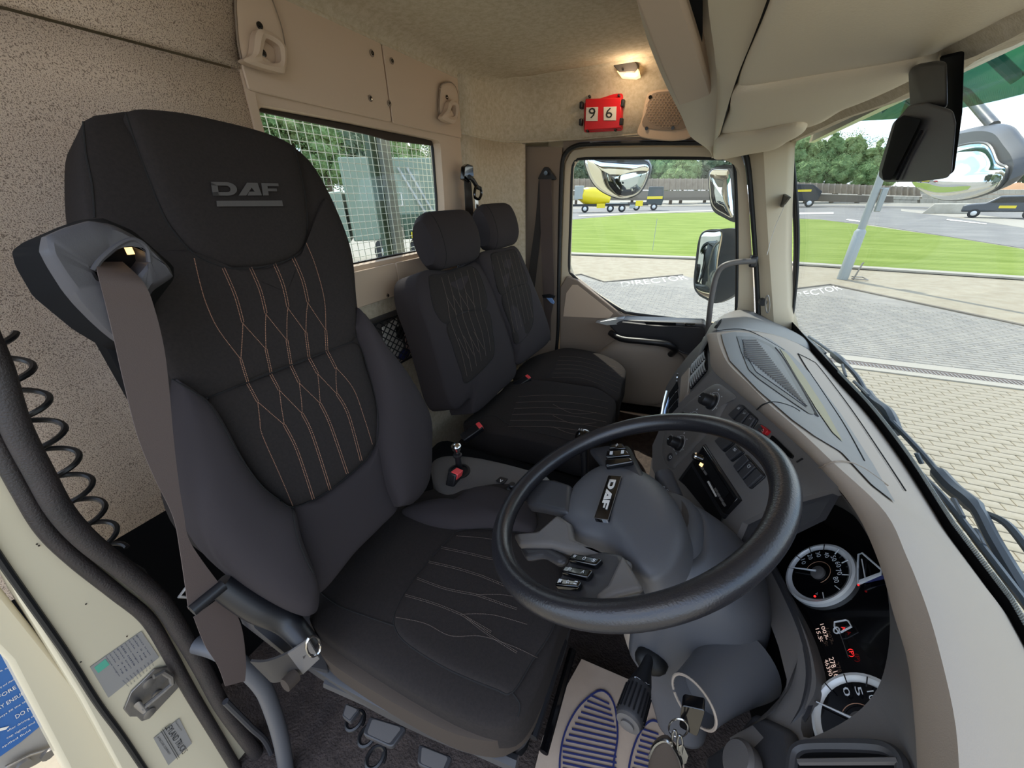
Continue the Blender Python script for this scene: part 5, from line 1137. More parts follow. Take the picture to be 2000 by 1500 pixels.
grab([(462, -10), (462, 50), (468, 100), (480, 122), (540, 134), (556, 110), (553, 70), (540, 25), (522, -15), (490, -20)], [(478, 120), (494, 104), (500, 66), (512, 57), (545, 73), (560, 98), (557, 136), (548, 142)], [(514, 118), (518, 80), (524, 76), (543, 88), (548, 100), (546, 122)], [(507, 50), (514, 104)], -.978, 'large moulded beige grab handle at the top left of the rear wall', .03)
grab([(860, 172), (866, 163), (882, 162), (893, 180), (894, 220), (888, 236), (866, 234), (858, 215)], [(864, 230), (874, 214), (878, 200), (886, 195), (895, 203), (896, 220), (889, 239), (880, 240)], [(879, 226), (883, 208), (888, 205), (891, 210), (889, 226)], [(873, 190), (880, 222)], -.978, 'small moulded beige grab handle beside the far end of the rear window', .03)
nb = thing('storage_net', 'black diamond net stretched over a low pocket in the rear wall', 'net', (-.985, 1.0, -.6))
obj('pocket', MB().prism(vx(-.996, (.80, -.375), (1.3, -.385), (1.3, -.56), (.80, -.56)), (-.0, 0, 0)) if 0 else MB().box((-.994, 1.05, -.47), (.004, .46, .19)), 'grey', nb)
mb = MB()
for i in range(-6, 18):
    for sgn in (1, -1):
        y0 = .84+i*.032; P = []
        for k in range(9):
            t = k/8; y = y0+sgn*(t-.5)*.22; z = -.38-.18*t
            if .83 < y < 1.27: P.append(V((-.955+.008*math.sin(math.pi*t), y, z)))
        if len(P) > 1: mb.tube(P, .0022, 5)
obj('net_cord', mb, 'black', nb, kind='stuff')
obj('net_edge', MB().tube([(-.955, .83, -.38), (-.953, 1.28, -.385)], .004, 6), 'black', nb); obj('net_edge', MB().tube([(-.955, .83, -.562), (-.953, 1.28, -.565)], .004, 6), 'black', nb)
pp_ = thing('folded_paper', 'white printed sheets tucked behind the rear wall net', 'paper', (-.975, .95, -.56))
obj('sheet', MB().prism(px(PX, [(748, 640), (775, 622), (792, 690), (768, 700), (752, 680)], -.975), (-.006, 0, 0)), 'white', pp_)
obj('ink_block', MB().prism(px(PX, [(772, 640), (786, 634), (792, 650), (784, 664), (776, 660)], -.973), (-.001, 0, 0)), 'ink', pp_)
pk = thing('pink_leaflet', 'pink leaflet standing behind the white sheets in the net', 'paper', (-.985, 1.1, -.56))
obj('sheet', MB().prism(px(PX, [(786, 622), (815, 606), (818, 680), (796, 690)], -.983), (-.003, 0, 0)), mat('pink_paper', '#c9a8a0', .8), pk)
bgc = thing('blue_cloth', 'crumpled blue cloth at the bottom of the net pocket', 'cloth', (-.975, 1.05, -.57))
obj('fold', MB().ball(PX(789, 692, -.975), (.012, .035, .022), 10, 7), 'navy', bgc)
# red number box
nx = thing('number_display', 'red plastic box showing 9 and 6 on the roof edge above the far door', 'number box', PY(1178, 256, 2.03))
def ny(u, v, o=0): return PY(u, v, 2.01-o)
obj('box', MB().prism([ny(*p) for p in [(1143, 193), (1214, 190), (1214, 250), (1141, 255)]], (0, .04, 0)), 'red', nx, bev=.004)
obj('flange', MB().prism(rrect(*[ny(*p, -.02) for p in [(1141, 185), (1217, 182), (1216, 255), (1140, 259)]], .08), (0, .012, 0)), 'red', nx, bev=.002)
for (P, s_, a, b, c) in [([(1145, 210), (1168, 209), (1167, 236), (1144, 236)], '9', (1150, 232), (1163, 231), (1150, 211)), ([(1179, 209), (1204, 208), (1203, 235), (1179, 235)], '6', (1183, 231), (1196, 230), (1183, 211))]:
    cd = obj('number_card', MB().prism([ny(*p, .003) for p in P], (0, .004, 0)), 'white', nx, smooth=False); text('digit', s_, ny(*a, .004), ny(*b, .004), ny(*c, .004), 'ink', cd)
for u, v in [(1136, 206), (1135, 239), (1217, 202), (1214, 238), (1152, 189), (1209, 187), (1148, 256), (1202, 254)]: obj('clip', MB().box(ny(u, v, -.01), (.014 if v > 190 and v < 250 else .008, .03, .026 if v > 190 and v < 250 else .010)), 'black', nx, bev=.003)
il = thing('ceiling_lamp', 'small grey courtesy lamp with a glowing amber lens on the far roof edge', 'lamp', PZ(1222, 122, .478))
q = [PZ(1196, 120, .478), PZ(1243, 121, .478)]
yl = 1.93
obj('housing', MB().prism([PY(*p, yl) for p in [(1195, 120), (1242, 121), (1246, 132), (1240, 141), (1209, 141), (1199, 130)]], (0, .05, .01)), 'grey', il, bev=.003)
obj('lens', MB().prism([PY(*p, yl+.005) for p in [(1204, 138), (1240, 141), (1246, 133), (1249, 147), (1240, 151), (1212, 149)]], (0, .04, .0)), 'lamp', il, bev=.003)
obj('bulb', MB().ball(PY(1226, 145, yl), (.014, .006, .004), 10, 6), 'lamp_hot', il)
obj('button', MB().disc(PY(1217, 136, yl), (0, -1, 0), .004, .003, 10), 'black', il)
pl_ = bpy.data.lights.new('lamp_light', 'POINT'); pl_.energy = .25; pl_.color = (1, .75, .5); pl_.shadow_soft_size = .02; plo = bpy.data.objects.new('lamp_light', pl_); COL.objects.link(plo); plo.location = PY(1228, 158, yl-.03)
sp_ = thing('roof_speaker', 'beige honeycomb speaker grille set in the roof edge above the far door', 'speaker', PY(1290, 266, 2.06))
def sy(u, v, o=0): return PY(u, v, 2.035-o)
obj('frame', MB().prism(cr_([sy(*p) for p in [(1250, 267), (1254, 230), (1262, 190), (1272, 178), (1300, 174), (1345, 172), (1350, 266)]], 50, True), (0, .02, 0)), 'trim', sp_, bev=.003)
obj('well', MB().prism(cr_([sy(*p, .004) for p in [(1259, 248), (1263, 215), (1270, 190), (1280, 181), (1310, 178), (1342, 178), (1342, 248)]], 50, True), (0, .003, 0)), 'trim_dark', sp_)
mb = MB()
for i in range(13):
    for j in range(13):
        u = 1265+i*6.6+(j % 2)*3.3; v = 186+j*5.0
        if (u-1300)**2/38**2+(v-214)**2/34**2 < 1: mb.tube([sy(u+3.3*math.cos(a*math.pi/3+.52), v+3.3*math.sin(a*math.pi/3+.52), .006) for a in range(6)], .0011, 3, True)
obj('honeycomb', mb, 'trim', sp_, kind='stuff')
for u, v in [(1270, 190), (1263, 251), (1314, 250)]: obj('screw', MB().disc(sy(u, v, .005), (0, -1, 0), .007, .004, 12), 'gloss', sp_)
# ================================================================= OVERHEAD SHELF
oc = thing('overhead_shelf', 'beige overhead storage shelf with padded lids above the windscreen', 'shelf', (.1, 1.0, .15))
def Q(*l): return [PZ(u, v, z) for u, v, z in l]
P = Q((1238, 0, .225), (1210, -60, .225), (1320, -90, .225), (1335, 0, .215), (1365, 95, .212), (1392, 187, .21), (1325, 207, .21), (1290, 130, .22))
obj('lower_rail', MB().prism(P, (0, 0, .035)), 'trim', oc, bev=.006)
# fascia body behind the rail
P = [PZ(1230, -60, .30), PZ(1262, 70, .28), PZ(1300, 165, .25), PZ(1330, 225, .215), PZ(1350, 268, .18), PZ(1380, 287, .158), PZ(1392, 303, .14)]
P2 = [PZ(1390, -60, .24), PZ(1392, 60, .235), PZ(1400, 130, .225), PZ(1404, 190, .205), PZ(1402, 235, .185), PZ(1400, 270, .165), PZ(1395, 303, .145)]
mb = MB(); f1 = cr_(P, 30); f2 = cr_(P2, 30)
rows = [[p+V((-.02, .05, .20)) for p in f1], [p+V((-.01, .02, .06)) for p in f1], f1, [a.lerp(b, .5)+V((0, -.01, -.012)) for a, b in zip(f1, f2)], f2, [p+V((.03, 0, .05)) for p in f2]]
mb.grid(rows); obj('fascia', mb, 'visor', oc, solid=.006, off=1)
P = Q((1376, -60, .20), (1376, 0, .20), (1400, 130, .195), (1437, 170, .175), (1398, 290, .14), (1404, 262, .15), (1440, 150, .19), (1475, 60, .20), (1500, 0, .20), (1510, -60, .2))
A_ = cr_([PZ(1378, -80, .205), PZ(1384, 20, .205), PZ(1396, 110, .20), PZ(1402, 190, .185), PZ(1398, 250, .16), PZ(1392, 300, .143)], 30)
B_2 = cr_([PZ(1520, -80, .195), PZ(1498, 0, .195), PZ(1468, 80, .19), (PZ(1440, 150, .18)), PZ(1418, 220, .16), PZ(1397, 298, .143)], 30)
mb = MB(); mb.grid([[p+V((-.01, 0, .05)) for p in A_], A_, [a.lerp(b, .33)+V((0, 0, -.004)) for a, b in zip(A_, B_2)], [a.lerp(b, .66)+V((0, 0, -.004)) for a, b in zip(A_, B_2)], B_2, [p+V((.0, 0, .03)) for p in B_2]]); obj('side_rail', mb, 'trim_pale', oc, solid=.004, off=1)
obj('dark_gap', MB().tube(cr_([PZ(1520, -80, .20), PZ(1500, 0, .20), PZ(1472, 78, .195), PZ(1438, 160, .183), PZ(1418, 215, .165), PZ(1397, 290, .15)], 40), .004, 6), 'seam', oc)
obj('slot', MB().prism(Q((1337, -60, .226), (1372, -60, .226), (1372, 60, .226), (1370, 108, .226), (1337, 0, .226)), (0, 0, .002)), 'matt', oc)
def lid(P, z, nm='padded_lid', H_=.018): obj(nm, blob([PZ(u, v, z) for u, v in P], (0, 0, -1), H_, .03, 12, 9, 120), 'visor', oc)
lid([(1530, -60), (1508, 0), (1484, 60), (1455, 120), (1440, 158), (1441, 172), (1455, 179), (1500, 172), (1600, 153), (1700, 133), (1790, 112), (1830, 92), (1900, 55), (2000, 2), (2120, -70), (1900, -140), (1600, -120)], .185)
lid([(1440, 176), (1424, 215), (1406, 252), (1402, 264), (1412, 270), (1480, 262), (1560, 245), (1610, 230), (1660, 200), (1720, 175), (1790, 142), (1830, 118), (1800, 112), (1700, 128), (1560, 150)], .168)
lid([(1404, 268), (1394, 292), (1392, 302), (1402, 307), (1470, 293), (1520, 283), (1545, 268), (1575, 250), (1560, 240), (1480, 255)], .148)
obj('closing_board', MB().prism([V((-.02, .02, .205)), V((-.0, 1.95, .205)), V((.26, 2.05, .215)), V((.30, 1.5, .225)), V((.31, .9, .225)), V((.28, .02, .225))], (0, 0, .01)), 'visor', oc)
# ================================================================= CAMERA/MIRROR HOUSING ON THE SCREEN
mh = thing('sensor_housing', 'large black mirror housing hanging behind the windscreen', 'housing', PX(1830, 130, .24))
def hx(P, x, th, nm, m, bev=.01): return obj(nm, MB().prism([PX(u, v, x) for u, v in P], PX(*P[0], x)*(th*.9)), m, mh, bev=bev, seg=4)
hx([(1774, 140), (1790, 125), (1830, 118), (1850, 118), (1852, 215), (1800, 212), (1778, 212)], .235, .05, 'mount', 'black')
hx([(1835, 110), (1884, 98), (1880, 220), (1864, 338), (1850, 345), (1845, 220)], .27, .03, 'dark_side', 'matt', .004)
hx([(1776, 205), (1812, 200), (1862, 215), (1868, 240), (1860, 335), (1850, 350), (1790, 357), (1728, 357), (1716, 346), (1718, 325), (1744, 240), (1760, 225)], .225, .06, 'housing', 'charcoal', .014)
hx([(1750, 235), (1765, 225), (1800, 232), (1772, 290), (1740, 352), (1725, 352), (1722, 335)], .220, .01, 'front_cover', 'matt', .004)
obj('seam', MB().tube([PX(1800, 255, .222), PX(1770, 310, .222), PX(1752, 352, .222)], .0015, 5), 'matt', mh)
# A-pillar handle, clip and hook
ah = thing('grab_handle', 'bent dark grab rail on the far windscreen pillar', 'handle', PY(1385, 660, 2.0), 'grab handles')
obj('rail', MB().tube(cr_([PY(1382, 665, 2.0), PY(1384, 630, 1.98), PY(1390, 580, 1.97), PY(1399, 540, 1.97), (PY(1412, 520, 1.97)), PY(1440, 512, 1.98), PY(1474, 510, 2.0)], 50), .0125, 12), 'grey_mid', ah)
obj('mount', MB().box(PY(1471, 510, 2.02), (.03, .05, .05)), 'black', ah, bev=.008)
ck = thing('pass_holder', 'small black clip with a white cord on the far windscreen edge', 'clip', PX(1527, 391, .30))
obj('clip', MB().prism([PX(*p, .29) for p in [(1512, 396), (1529, 378), (1540, 385), (1525, 405)]], (.01, 0, 0)), 'black', ck, bev=.002)
obj('cord', MB().tube([PX(1533, 400, .285), PX(1515, 440, .285), PX(1505, 470, .285), PX(1498, 498, .285)], .0014, 5), 'white', ck)
hk = thing('coat_hook', 'little black coat hook with silver ring on the windscreen pillar', 'hook', PY(1490, 590, 2.04))
obj('peg', MB().disc(PY(1488, 588, 2.05), (.1, -1, 0), .016, .03, 14), 'black', hk); obj('ring', MB().tube([PY(1499+4*math.cos(a/3), 594+17*math.sin(a/3), 1.99) for a in range(19)], .003, 6, True), 'steel', hk)
# ================================================================= OUTSIDE MIRRORS AND WIPERS
def mirror(lbl, shell, glass, fn, off, arm_=None, crown=.03):
    t = thing('outside_mirror', lbl, 'mirror', fn(*shell[0]))
    G = [fn(*p) for p in glass]; c = sum(G, V((0, 0, 0)))/len(G); n = off.normalized()
    obj('shell', blob([fn(*p)+off*.3 for p in shell], off, .06, .03, 10, 3, 70), 'mirror_shell', t)
    obj('mirror_glass', blob(G, -off, crown, .002, 12, 2.2, 80), 'mirror', t)
    obj('glass_rim', MB().tube(cr_(G, 80, True), .005, 6, True), 'mirror_shell', t)
    if arm_: obj('arm', MB().tube([fn(*p)+off*.5 for p in arm_], .018, 10), 'mirror_shell', t)
k24 = lambda u, v: PY(u, v, 2.50)+V((0, .0, 0))
def tilt(fn, ax, k): return lambda u, v: fn(u, v)
mirror('round-bottomed kerb mirror hanging outside the far door window', [(1143, 308), (1200, 302), (1255, 312), (1270, 325), (1266, 350), (1250, 378), (1225, 388), (1190, 384), (1160, 362), (1146, 335)], [(1144, 310), (1180, 316), (1240, 320), (1266, 322), (1266, 345), (1250, 375), (1225, 387), (1200, 385), (1168, 368), (1150, 342)], k24, V((0, .12, 0.03)), [(1210, 316), (1210, 300), (1300, 290)], .035)
k25 = lambda u, v: PY(u, v, 2.45)
mirror('upper wide-angle mirror outside the far door', [(1392, 330), (1420, 322), (1438, 330), (1444, 380), (1440, 432), (1410, 424), (1390, 408), (1384, 370)], [(1388, 334), (1416, 330), (1426, 336), (1431, 380), (1433, 424), (1412, 418), (1392, 402), (1386, 370)], k25, V((.06, .10, 0)), [(1430, 340), (1440, 300)], .02)
mirror('large main mirror outside the far door, lowest of its stack', [(1368, 455), (1400, 448), (1440, 452), (1446, 510), (1440, 565), (1400, 592), (1375, 585), (1356, 566), (1360, 500)], [(1370, 458), (1395, 452), (1412, 456), (1404, 510), (1396, 584), (1384, 584), (1358, 564), (1360, 510)], k25, V((.10, .10, 0)), [(1430, 450), (1440, 400)], .006)
k8 = lambda u, v: PX(u, v, .95)
mirror('front mirror seen through the windscreen behind the black housing', [(1800, 285), (1850, 268), (1900, 258), (1935, 262), (1955, 285), (1972, 310), (1974, 335), (1950, 370), (1890, 390), (1830, 388), (1785, 360)], [(1860, 290), (1925, 280), (1950, 318), (1968, 330), (1950, 366), (1890, 388), (1830, 386), (1784, 356), (1800, 330), (1840, 320)], k8, V((.10, 0, .06)), [(1900, 265), (1850, 200), (1700, 120)], .03)
wp = thing('windscreen_wiper', 'slim grey wiper at the far end of the windscreen foot', 'wiper', (.6, 1.8, -.6))
def wx(u, v, o=.60): return PX(u, v, o)
obj('blade', MB().tube(cr_([wx(1556, 644), wx(1590, 672), wx(1620, 705), wx(1660, 755), wx(1695, 805), wx(1725, 845)], 40), .006, 6), 'wiper', wp)
obj('arm', MB().tube(cr_([wx(1580, 657, .61), wx(1628, 692, .62), wx(1670, 731, .63), wx(1700, 779, .63), wx(1733, 806, .62), wx(1750, 845, .62)], 40), [.006]*14+[.014]*4+[.008]*10+[.016]*12, 8), 'wiper', wp)
for a, b in [((1600, 678), (1612, 690)), ((1645, 712), (1652, 735)), ((1668, 745), (1695, 772)), ((1730, 825), (1722, 850))]: obj('claw', MB().tube([wx(*a, .615), wx(*b)], .005, 6), 'wiper', wp)
wp2 = thing('windscreen_wiper', 'broad grey wiper at the near end of the windscreen foot', 'wiper', (.6, 1.0, -.6))
obj('blade', MB().tube(cr_([wx(1719, 815), wx(1780, 905), wx(1845, 975), wx(1920, 1071), wx(2030, 1215)], 40), .007, 6), 'wiper', wp2)
obj('arm', MB().tube(cr_([wx(1742, 824, .61), wx(1799, 884, .63), wx(1855, 949, .64), wx(1905, 992, .64), wx(1943, 1061, .63), wx(2020, 1190, .62)], 40), [.007]*14+[.016]*10+[.012]*16, 8), 'wiper', wp2)
obj('side_rod', MB().tube(cr_([wx(1920, 1001, .65), wx(1967, 1024, .66), wx(2020, 1090, .67)], 20), .007, 6), 'wiper', wp2)
for a, b in [((1800, 905), (1790, 885)), ((1862, 975), (1880, 1010)), ((1905, 1035), (1920, 1065)), ((1760, 868), (1772, 905))]: obj('claw', MB().tube([wx(*a, .615), wx(*b)], .005, 6), 'wiper', wp2)
# outer sun visor, green
sv = thing('outer_sun_visor', 'tinted green sun visor outside along the top of the windscreen', 'sun visor', (.62, 1.5, .3))
lo = [PX(u, v, .62) for u, v in [(1600, 238), (1640, 237), (1745, 232), (1870, 212), (2000, 183), (2200, 120)]]
mb = MB(); l_ = cr_(lo, 30); mb.grid([l_, [p+V((-.06, 0, .12)) for p in l_], [p+V((-.16, 0, .26)) for p in l_]]); obj('tinted_sheet', mb, 'green_tint', sv, solid=.004, off=0)
for i in (6, 16, 26): obj('bracket', MB().tube([l_[i]+V((-.02, 0, .03)), l_[i]+V((-.18, 0, .16))], .012, 8), 'visor_out', sv)
# ================================================================= OUTSIDE WORLD
G = -2.3
def GP(u, v, d): r = ray(u, v); k = d/math.hypot(r.x, r.y); return r*k
def gz(u, v, dz=0): p = PZ(u, v, G); p.z += dz; return p
def slab(name, P, z, m, kind='structure', th=.05, **k): return obj(name, MB().prism([V((p[0], p[1], z)) for p in P], (0, 0, -th)), m, kind=kind, smooth=False, **k)
slab('ground', [(-400, -300), (500, -300), (500, 600), (-400, 600)], G-.03, 'yard')
slab('ground', [(-14, -6), (16, -6), (30, 6), (13, 22), (8.4, 15.55), (3.1, 16.55), (-.1, 16.8), (-4.8, 16.5), (-14, 15.5)], G-.004, 'paving')
slab('paved_bay', [gz(1050, 548), gz(1135, 537), gz(1180, 552), gz(1333, 538), (.6, 12.1, 0), gz(1532, 568), gz(1621, 557), gz(2000, 638), (7.2, 8.4, 0), (7.0, 6.95, 0), (-8, 6.2, 0), (-8, 10, 0)], G+.004, 'paver_grey')
for nm, P in [('white_line', [(1050, 548), (1135, 537), (1180, 552), (1333, 538)]), ('white_line', [(1532, 568), (1621, 557), (2000, 638)])]:
    struct('kerb_line', MB().tube([gz(*p, .01) for p in P], .035, 5), 'joint')
for a, b, c in [((1214, 561), (1345, 546), (1212, 551)), ((1536, 588), (1646, 566), (1530, 577))]: t_ = text('bay_lettering', 'DIRECTOR', gz(*a, .008), gz(*b, .008), gz(*c, .008), 'white', None, .001); t_['kind'] = 'structure'
# paving joints in the grey bay as raised courses far off, real blocks near the cab
dr = thing('drain_channel', 'brown grated drain channel crossing the block paving', 'drain', gz(1800, 725))
d0, d1_ = V((1.2, 6.60, G+.012)), V((9, 6.75, G+.012))
obj('edge', MB().prism([V((-6.0, 6.70, G+.014)), V((9, 6.86, G+.014)), V((9, 7.06, G+.014)), V((-6.0, 6.90, G+.014))], (0, 0, -.05)), 'kerb', dr)
obj('edge', MB().prism([V((-6.0, 6.42, G+.014)), V((9, 6.50, G+.014)), V((9, 6.64, G+.014)), V((-6.0, 6.56, G+.014))], (0, 0, -.05)), 'kerb', dr)
obj('channel', MB().prism([V((-6.0, 6.56, G+.006)), V((9, 6.64, G+.006)), V((9, 6.86, G+.006)), V((-6.0, 6.70, G+.006))], (0, 0, -.05)), 'drain', dr)
mb = MB()
for i in range(260):
    x = -2.5+i*.044; mb.box((x, 6.63+x*.012, G+.010), (.014, .14, .008))
obj('grate_bars', mb, 'steel', dr, kind='stuff')
pv = struct('pavement', MB().prism([V((-2, .6, G-.01)), V((7, .6, G-.01)), V((7, 6.42, G-.01)), V((-2, 6.42, G-.01))], (0, 0, -.05)), 'joint')
me0 = None; cells = []
bw, bh = .205, .103
for j in range(58):
    for i in range(46):
        x = -1.8+i*bw+(j % 2)*bw/2+(random.random()-.5)*.003; y = .66+j*bh*.97
        if y < 6.36 and x < 6.9: cells.append((x, y))
def seen(x, y):
    r = V((x, y, G)); c = V((_x[0]*0, 0, 0)); cc3 = (V((rx.dot(r), ry.dot(r), rz.dot(r))))
    if cc3.z > -.1: return 9e9
    u = 1000+F*cc3.x/-cc3.z; v = 750-F*cc3.y/-cc3.z
    if not (1560 < u < 2050 and 640 < v < 1300) or (v-640)/(u-1540) > 1.30: return 8e9
    return -cc3.z
order = sorted(cells, key=lambda c: seen(*c)); keep = order[:300]; rest = order[300:]
b_ = MB(); b_.prism([V((-.0985, -.0465, 0)), V((.0985, -.0465, 0)), V((.0985, .0465, 0)), V((-.0985, .0465, 0))], (0, 0, -.03)); c8 = [V((x*.95, y*.9, .004)) for x, y in ((-.0985, -.0465), (.0985, -.0465), (.0985, .0465), (-.0985, .0465))]
k = len(b_.v); b_.v += c8; b_.f += [(0, 1, k+1, k), (1, 2, k+2, k+1), (2, 3, k+3, k+2), (3, 0, k, k+3), (k, k+1, k+2, k+3)]; b_.f.pop(0)
first = obj('paver', b_, 'paver', pv, smooth=False); first.location = (keep[0][0], keep[0][1], G+.002)
for x, y in keep[1:]:
    o = first.copy(); COL.objects.link(o); o.location = (x, y, G+.002+random.uniform(-.001, .001)); o.rotation_euler.z = random.uniform(-.012, .012)
mb = MB()
for x, y in rest: mb.add([V((x, y, G+.001))+p for p in b_.v], b_.f)
obj('paving_field', mb, 'paver', pv, smooth=False, kind='stuff')
# bay courses beyond the drain (too many to count)
mb = MB()
for j in range(42):
    for i in range(70):
        x = -6.5+i*.205+(j % 2)*.1; y = 7.1+j*.105
        if x < 6.4 and y < 11.3+(x > 1.4)*.2-(max(0, x-3.2)*.55): mb.add([V((x, y, G+.007))+V((p.x*.985, p.y*.96, p.z)) for p in b_.v], b_.f)
obj('bay_paving', mb, 'paver_grey', pv, smooth=False, kind='stuff')
gr = slab('lawn', [gz(1060, 492), gz(1120, 497), gz(1350, 505), gz(1450, 511), gz(1540, 515), gz(2000, 545), gz(2200, 560), gz(2200, 520), gz(2000, 490), gz(1850, 465), gz(1700, 443), gz(1600, 430), gz(1540, 428), gz(1420, 415), gz(1250, 418), gz(1120, 430), gz(1000, 440)], G+.06, 'grass', kind='stuff', th=.1)
tag(gr, 'mown green lawn between the block paving and the road', 'lawn')
slab('lawn_kerb', [gz(1060, 490), gz(1120, 496), gz(1350, 504), gz(1540, 514), gz(2000, 544), gz(2000, 548), gz(1540, 517.5), gz(1350, 507), gz(1120, 499), gz(1060, 494)], G+.07, 'kerb')
slab('road', [gz(1000, 437), gz(1120, 428), gz(1250, 415), gz(1420, 412), gz(1540, 424), gz(1700, 438), gz(2000, 484), gz(2200, 510), gz(2200, 440), gz(2000, 415), gz(1820, 404), gz(1540, 398), gz(1420, 400), gz(1120, 408), gz(1000, 415)], G-.01, 'road')
slab('yard', [gz(1760, 408), gz(1900, 418), gz(2000, 430), gz(2000, 445), gz(1870, 425), gz(1760, 412)], G+.0, 'kerb')
for P in [[(1550, 416), (1628, 415), (1628, 418), (1546, 419)], [(1655, 428), (1695, 434), (1693, 436), (1652, 430)], [(1850, 428), (1927, 437), (1926, 438.5), (1848, 430)]]: slab('road_marking', [gz(*p) for p in P], G+.02, 'white', th=.01)
slab('far_road_line', [gz(1130, 420), gz(1420, 409), gz(1420, 411), gz(1130, 423)], G+.02, 'kerb')
# lamp post
lm = thing('lamp_post', 'galvanised lamp post with a switch box standing at the near edge of the lawn', 'lamp post', gz(1645, 545))
b0 = gz(1645, 545)
obj('lower_pole', MB().tube([b0, b0+V((0, 0, 1.28)), b0+V((0, 0, 1.34))], [.13, .13, .09], 14), 'galv', lm)
obj('upper_pole', MB().tube([b0+V((0, 0, 1.3)), b0+V((0, 0, 8))], [.085, .07], 12), 'galv', lm)
obj('switch_box', MB().box(b0+V((.18, -.02, 2.05)), (.12, .12, .55)), 'galv', lm, bev=.02); obj('box_bracket', MB().box(b0+V((.10, -.02, 2.33)), (.3, .05, .03)), 'galv', lm)
obj('winch_rod', MB().tube([b0+V((.25, 0, 0)), b0+V((.32, 0, .45)), b0+V((.34, 0, .48))], .02, 6), 'steel', lm); obj('winch_rod', MB().tube([b0+V((.2, 0, .03)), b0+V((.55, -.1, .03)), b0+V((.5, .2, .05)), b0+V((.2, 0, .08))], .015, 6), 'steel', lm)
mk = thing('marker_stick', 'thin pale marker stick standing in the lawn', 'stick', gz(1276, 495)); obj('stick', MB().tube([gz(1274, 492), gz(1274, 492)+V((0, 0, 1.35))], .012, 5), 'galv', mk)
# --- wall and fence
fw = thing('boundary_wall', 'long wall of pale concrete blocks below the far timber fence', 'wall', GP(1330, 391, 100))
fe = thing('timber_fence', 'weathered vertical board fence along the top of the far block wall', 'fence', GP(1330, 372, 100))
def fline(u): return 100-(u-1100)*.030
def seg(u0, u1, v00, v01, v10, v11, th=.2, dd=0):
    a, b, c, d = GP(u0, v00, fline(u0)+dd), GP(u1, v10, fline(u1)+dd), GP(u1, v11, fline(u1)+dd), GP(u0, v01, fline(u0)+dd)
    n = (b-a).cross(V((0, 0, 1))).normalized()*th; return MB().prism([a, b, c, d], n)
fpx = list(range(1120, 1445, 11))+list(range(1524, 1800, 12))
for j, u0 in enumerate(fpx):
    st_ = 11 if u0 < 1445 else 12; lft = u0 < 1445
    tb, ft, wb, wt = ((371, 349, 391, 372) if lft else (375+(u0-1524)*.03, 355+(u0-1524)*.04, 392+(u0-1524)*.02, 376+(u0-1524)*.03))
    obj('fence_panel', seg(u0+.4, u0+st_-.4, tb, ft, tb, ft), 'wood', fe, smooth=False)
    obj('fence_post', seg(u0-.6, u0+.6, tb, ft-1, tb, ft-1, .4, -.3), 'wood', fe, smooth=False)
    for q_ in range(2):
        h_ = (wb-wt)/2; obj('block', seg(u0+.3+(q_ % 2)*4, u0+st_-.3+(q_ % 2)*4, wb-q_*h_-.3, wb-(q_+1)*h_+.3, wb-q_*h_-.3, wb-(q_+1)*h_+.3, .8, -.5), 'concrete', fw, smooth=False)
for u0 in range(1806, 2050, 12):
    for q_ in range(3): obj('block', seg(u0+.3+(q_ % 2)*4, u0+11.7+(q_ % 2)*4, 397-q_*9-.3, 397-(q_+1)*9+.3, 397-q_*9-.3, 397-(q_+1)*9+.3, .8, -.5), 'concrete', fw, smooth=False)
obj('core', seg(1115, 1450, 391, 372, 391, 372, .6, -.2), 'joint', fw, smooth=False); obj('core', seg(1520, 1800, 392, 377, 396, 385, .6, -.2), 'joint', fw, smooth=False)
# --- trees
def crown(c, rad, n, m, par, sz=.26):
    mb = MB(); ico = bmesh.new(); bmesh.ops.create_icosphere(ico, subdivisions=2, radius=1); iv = [v.co.copy() for v in ico.verts]; fi = [tuple(v.index for v in f.verts) for f in ico.faces]; ico.free()
    for i in range(n):
        a = random.random()*2*math.pi; b = random.uniform(-.9, 1); q = (1-b*b)**.5 if abs(b) < 1 else 0; rr = random.uniform(.35, .85)
        p = c+V((rad[0]*q*math.cos(a)*rr, rad[1]*q*math.sin(a)*rr, rad[2]*b*rr)); s_ = rad[0]*random.uniform(sz*.6, sz*1.25)
        mb.add([p+v*s_*(1+random.uniform(-.28, .28)) for v in iv], fi)
    # loose leaf clusters give a broken outline
    for i in range(n*34):
        a = random.random()*2*math.pi; b = random.uniform(-.9, 1); q = (max(0, 1-b*b))**.5; rr = random.uniform(.85, 1.12)
        p = c+V((rad[0]*q*math.cos(a)*rr, rad[1]*q*math.sin(a)*rr, rad[2]*b*rr)); s_ = rad[0]*random.uniform(.02, .05); e1 = V((random.gauss(0, 1), random.gauss(0, 1), random.gauss(0, 1))).normalized(); e2 = e1.orthogonal().normalized()
        mb.add([p+e1*s_, p+e2*s_, p-e1*s_*.8, p-e2*s_], [(0, 1, 2, 3)])
    obj('foliage', mb, m, par, kind='stuff', smooth=False)
def tree(u, vt, d, wpx, m, lbl, grp='trees beyond the far fence', vb=375):
    top = GP(u, vt, d); base = V((top.x, top.y, G)); pxm = (GP(u+1, vt, d)-GP(u, vt, d)).length; r = wpx/2*pxm; zb = GP(u, vb, d).z; h_ = (top.z-zb)/2
    t = thing('tree', lbl, 'tree', base, grp)
    obj('trunk', MB().tube([base, base+V((0, 0, zb-G+h_))], [.4, .2], 8), 'bark', t); crown(V((top.x, top.y, zb+h_)), (r, r, h_*.95), 60, m, t, .3)
    return t
ORD = ['leftmost', 'second from left', 'third from left', 'fourth from left', 'fifth from left', 'sixth from left', 'seventh from left', 'eighth from left', 'ninth from left', 'tenth from left']
W1t = 'green tree behind the fence in the windscreen, %s of its row'
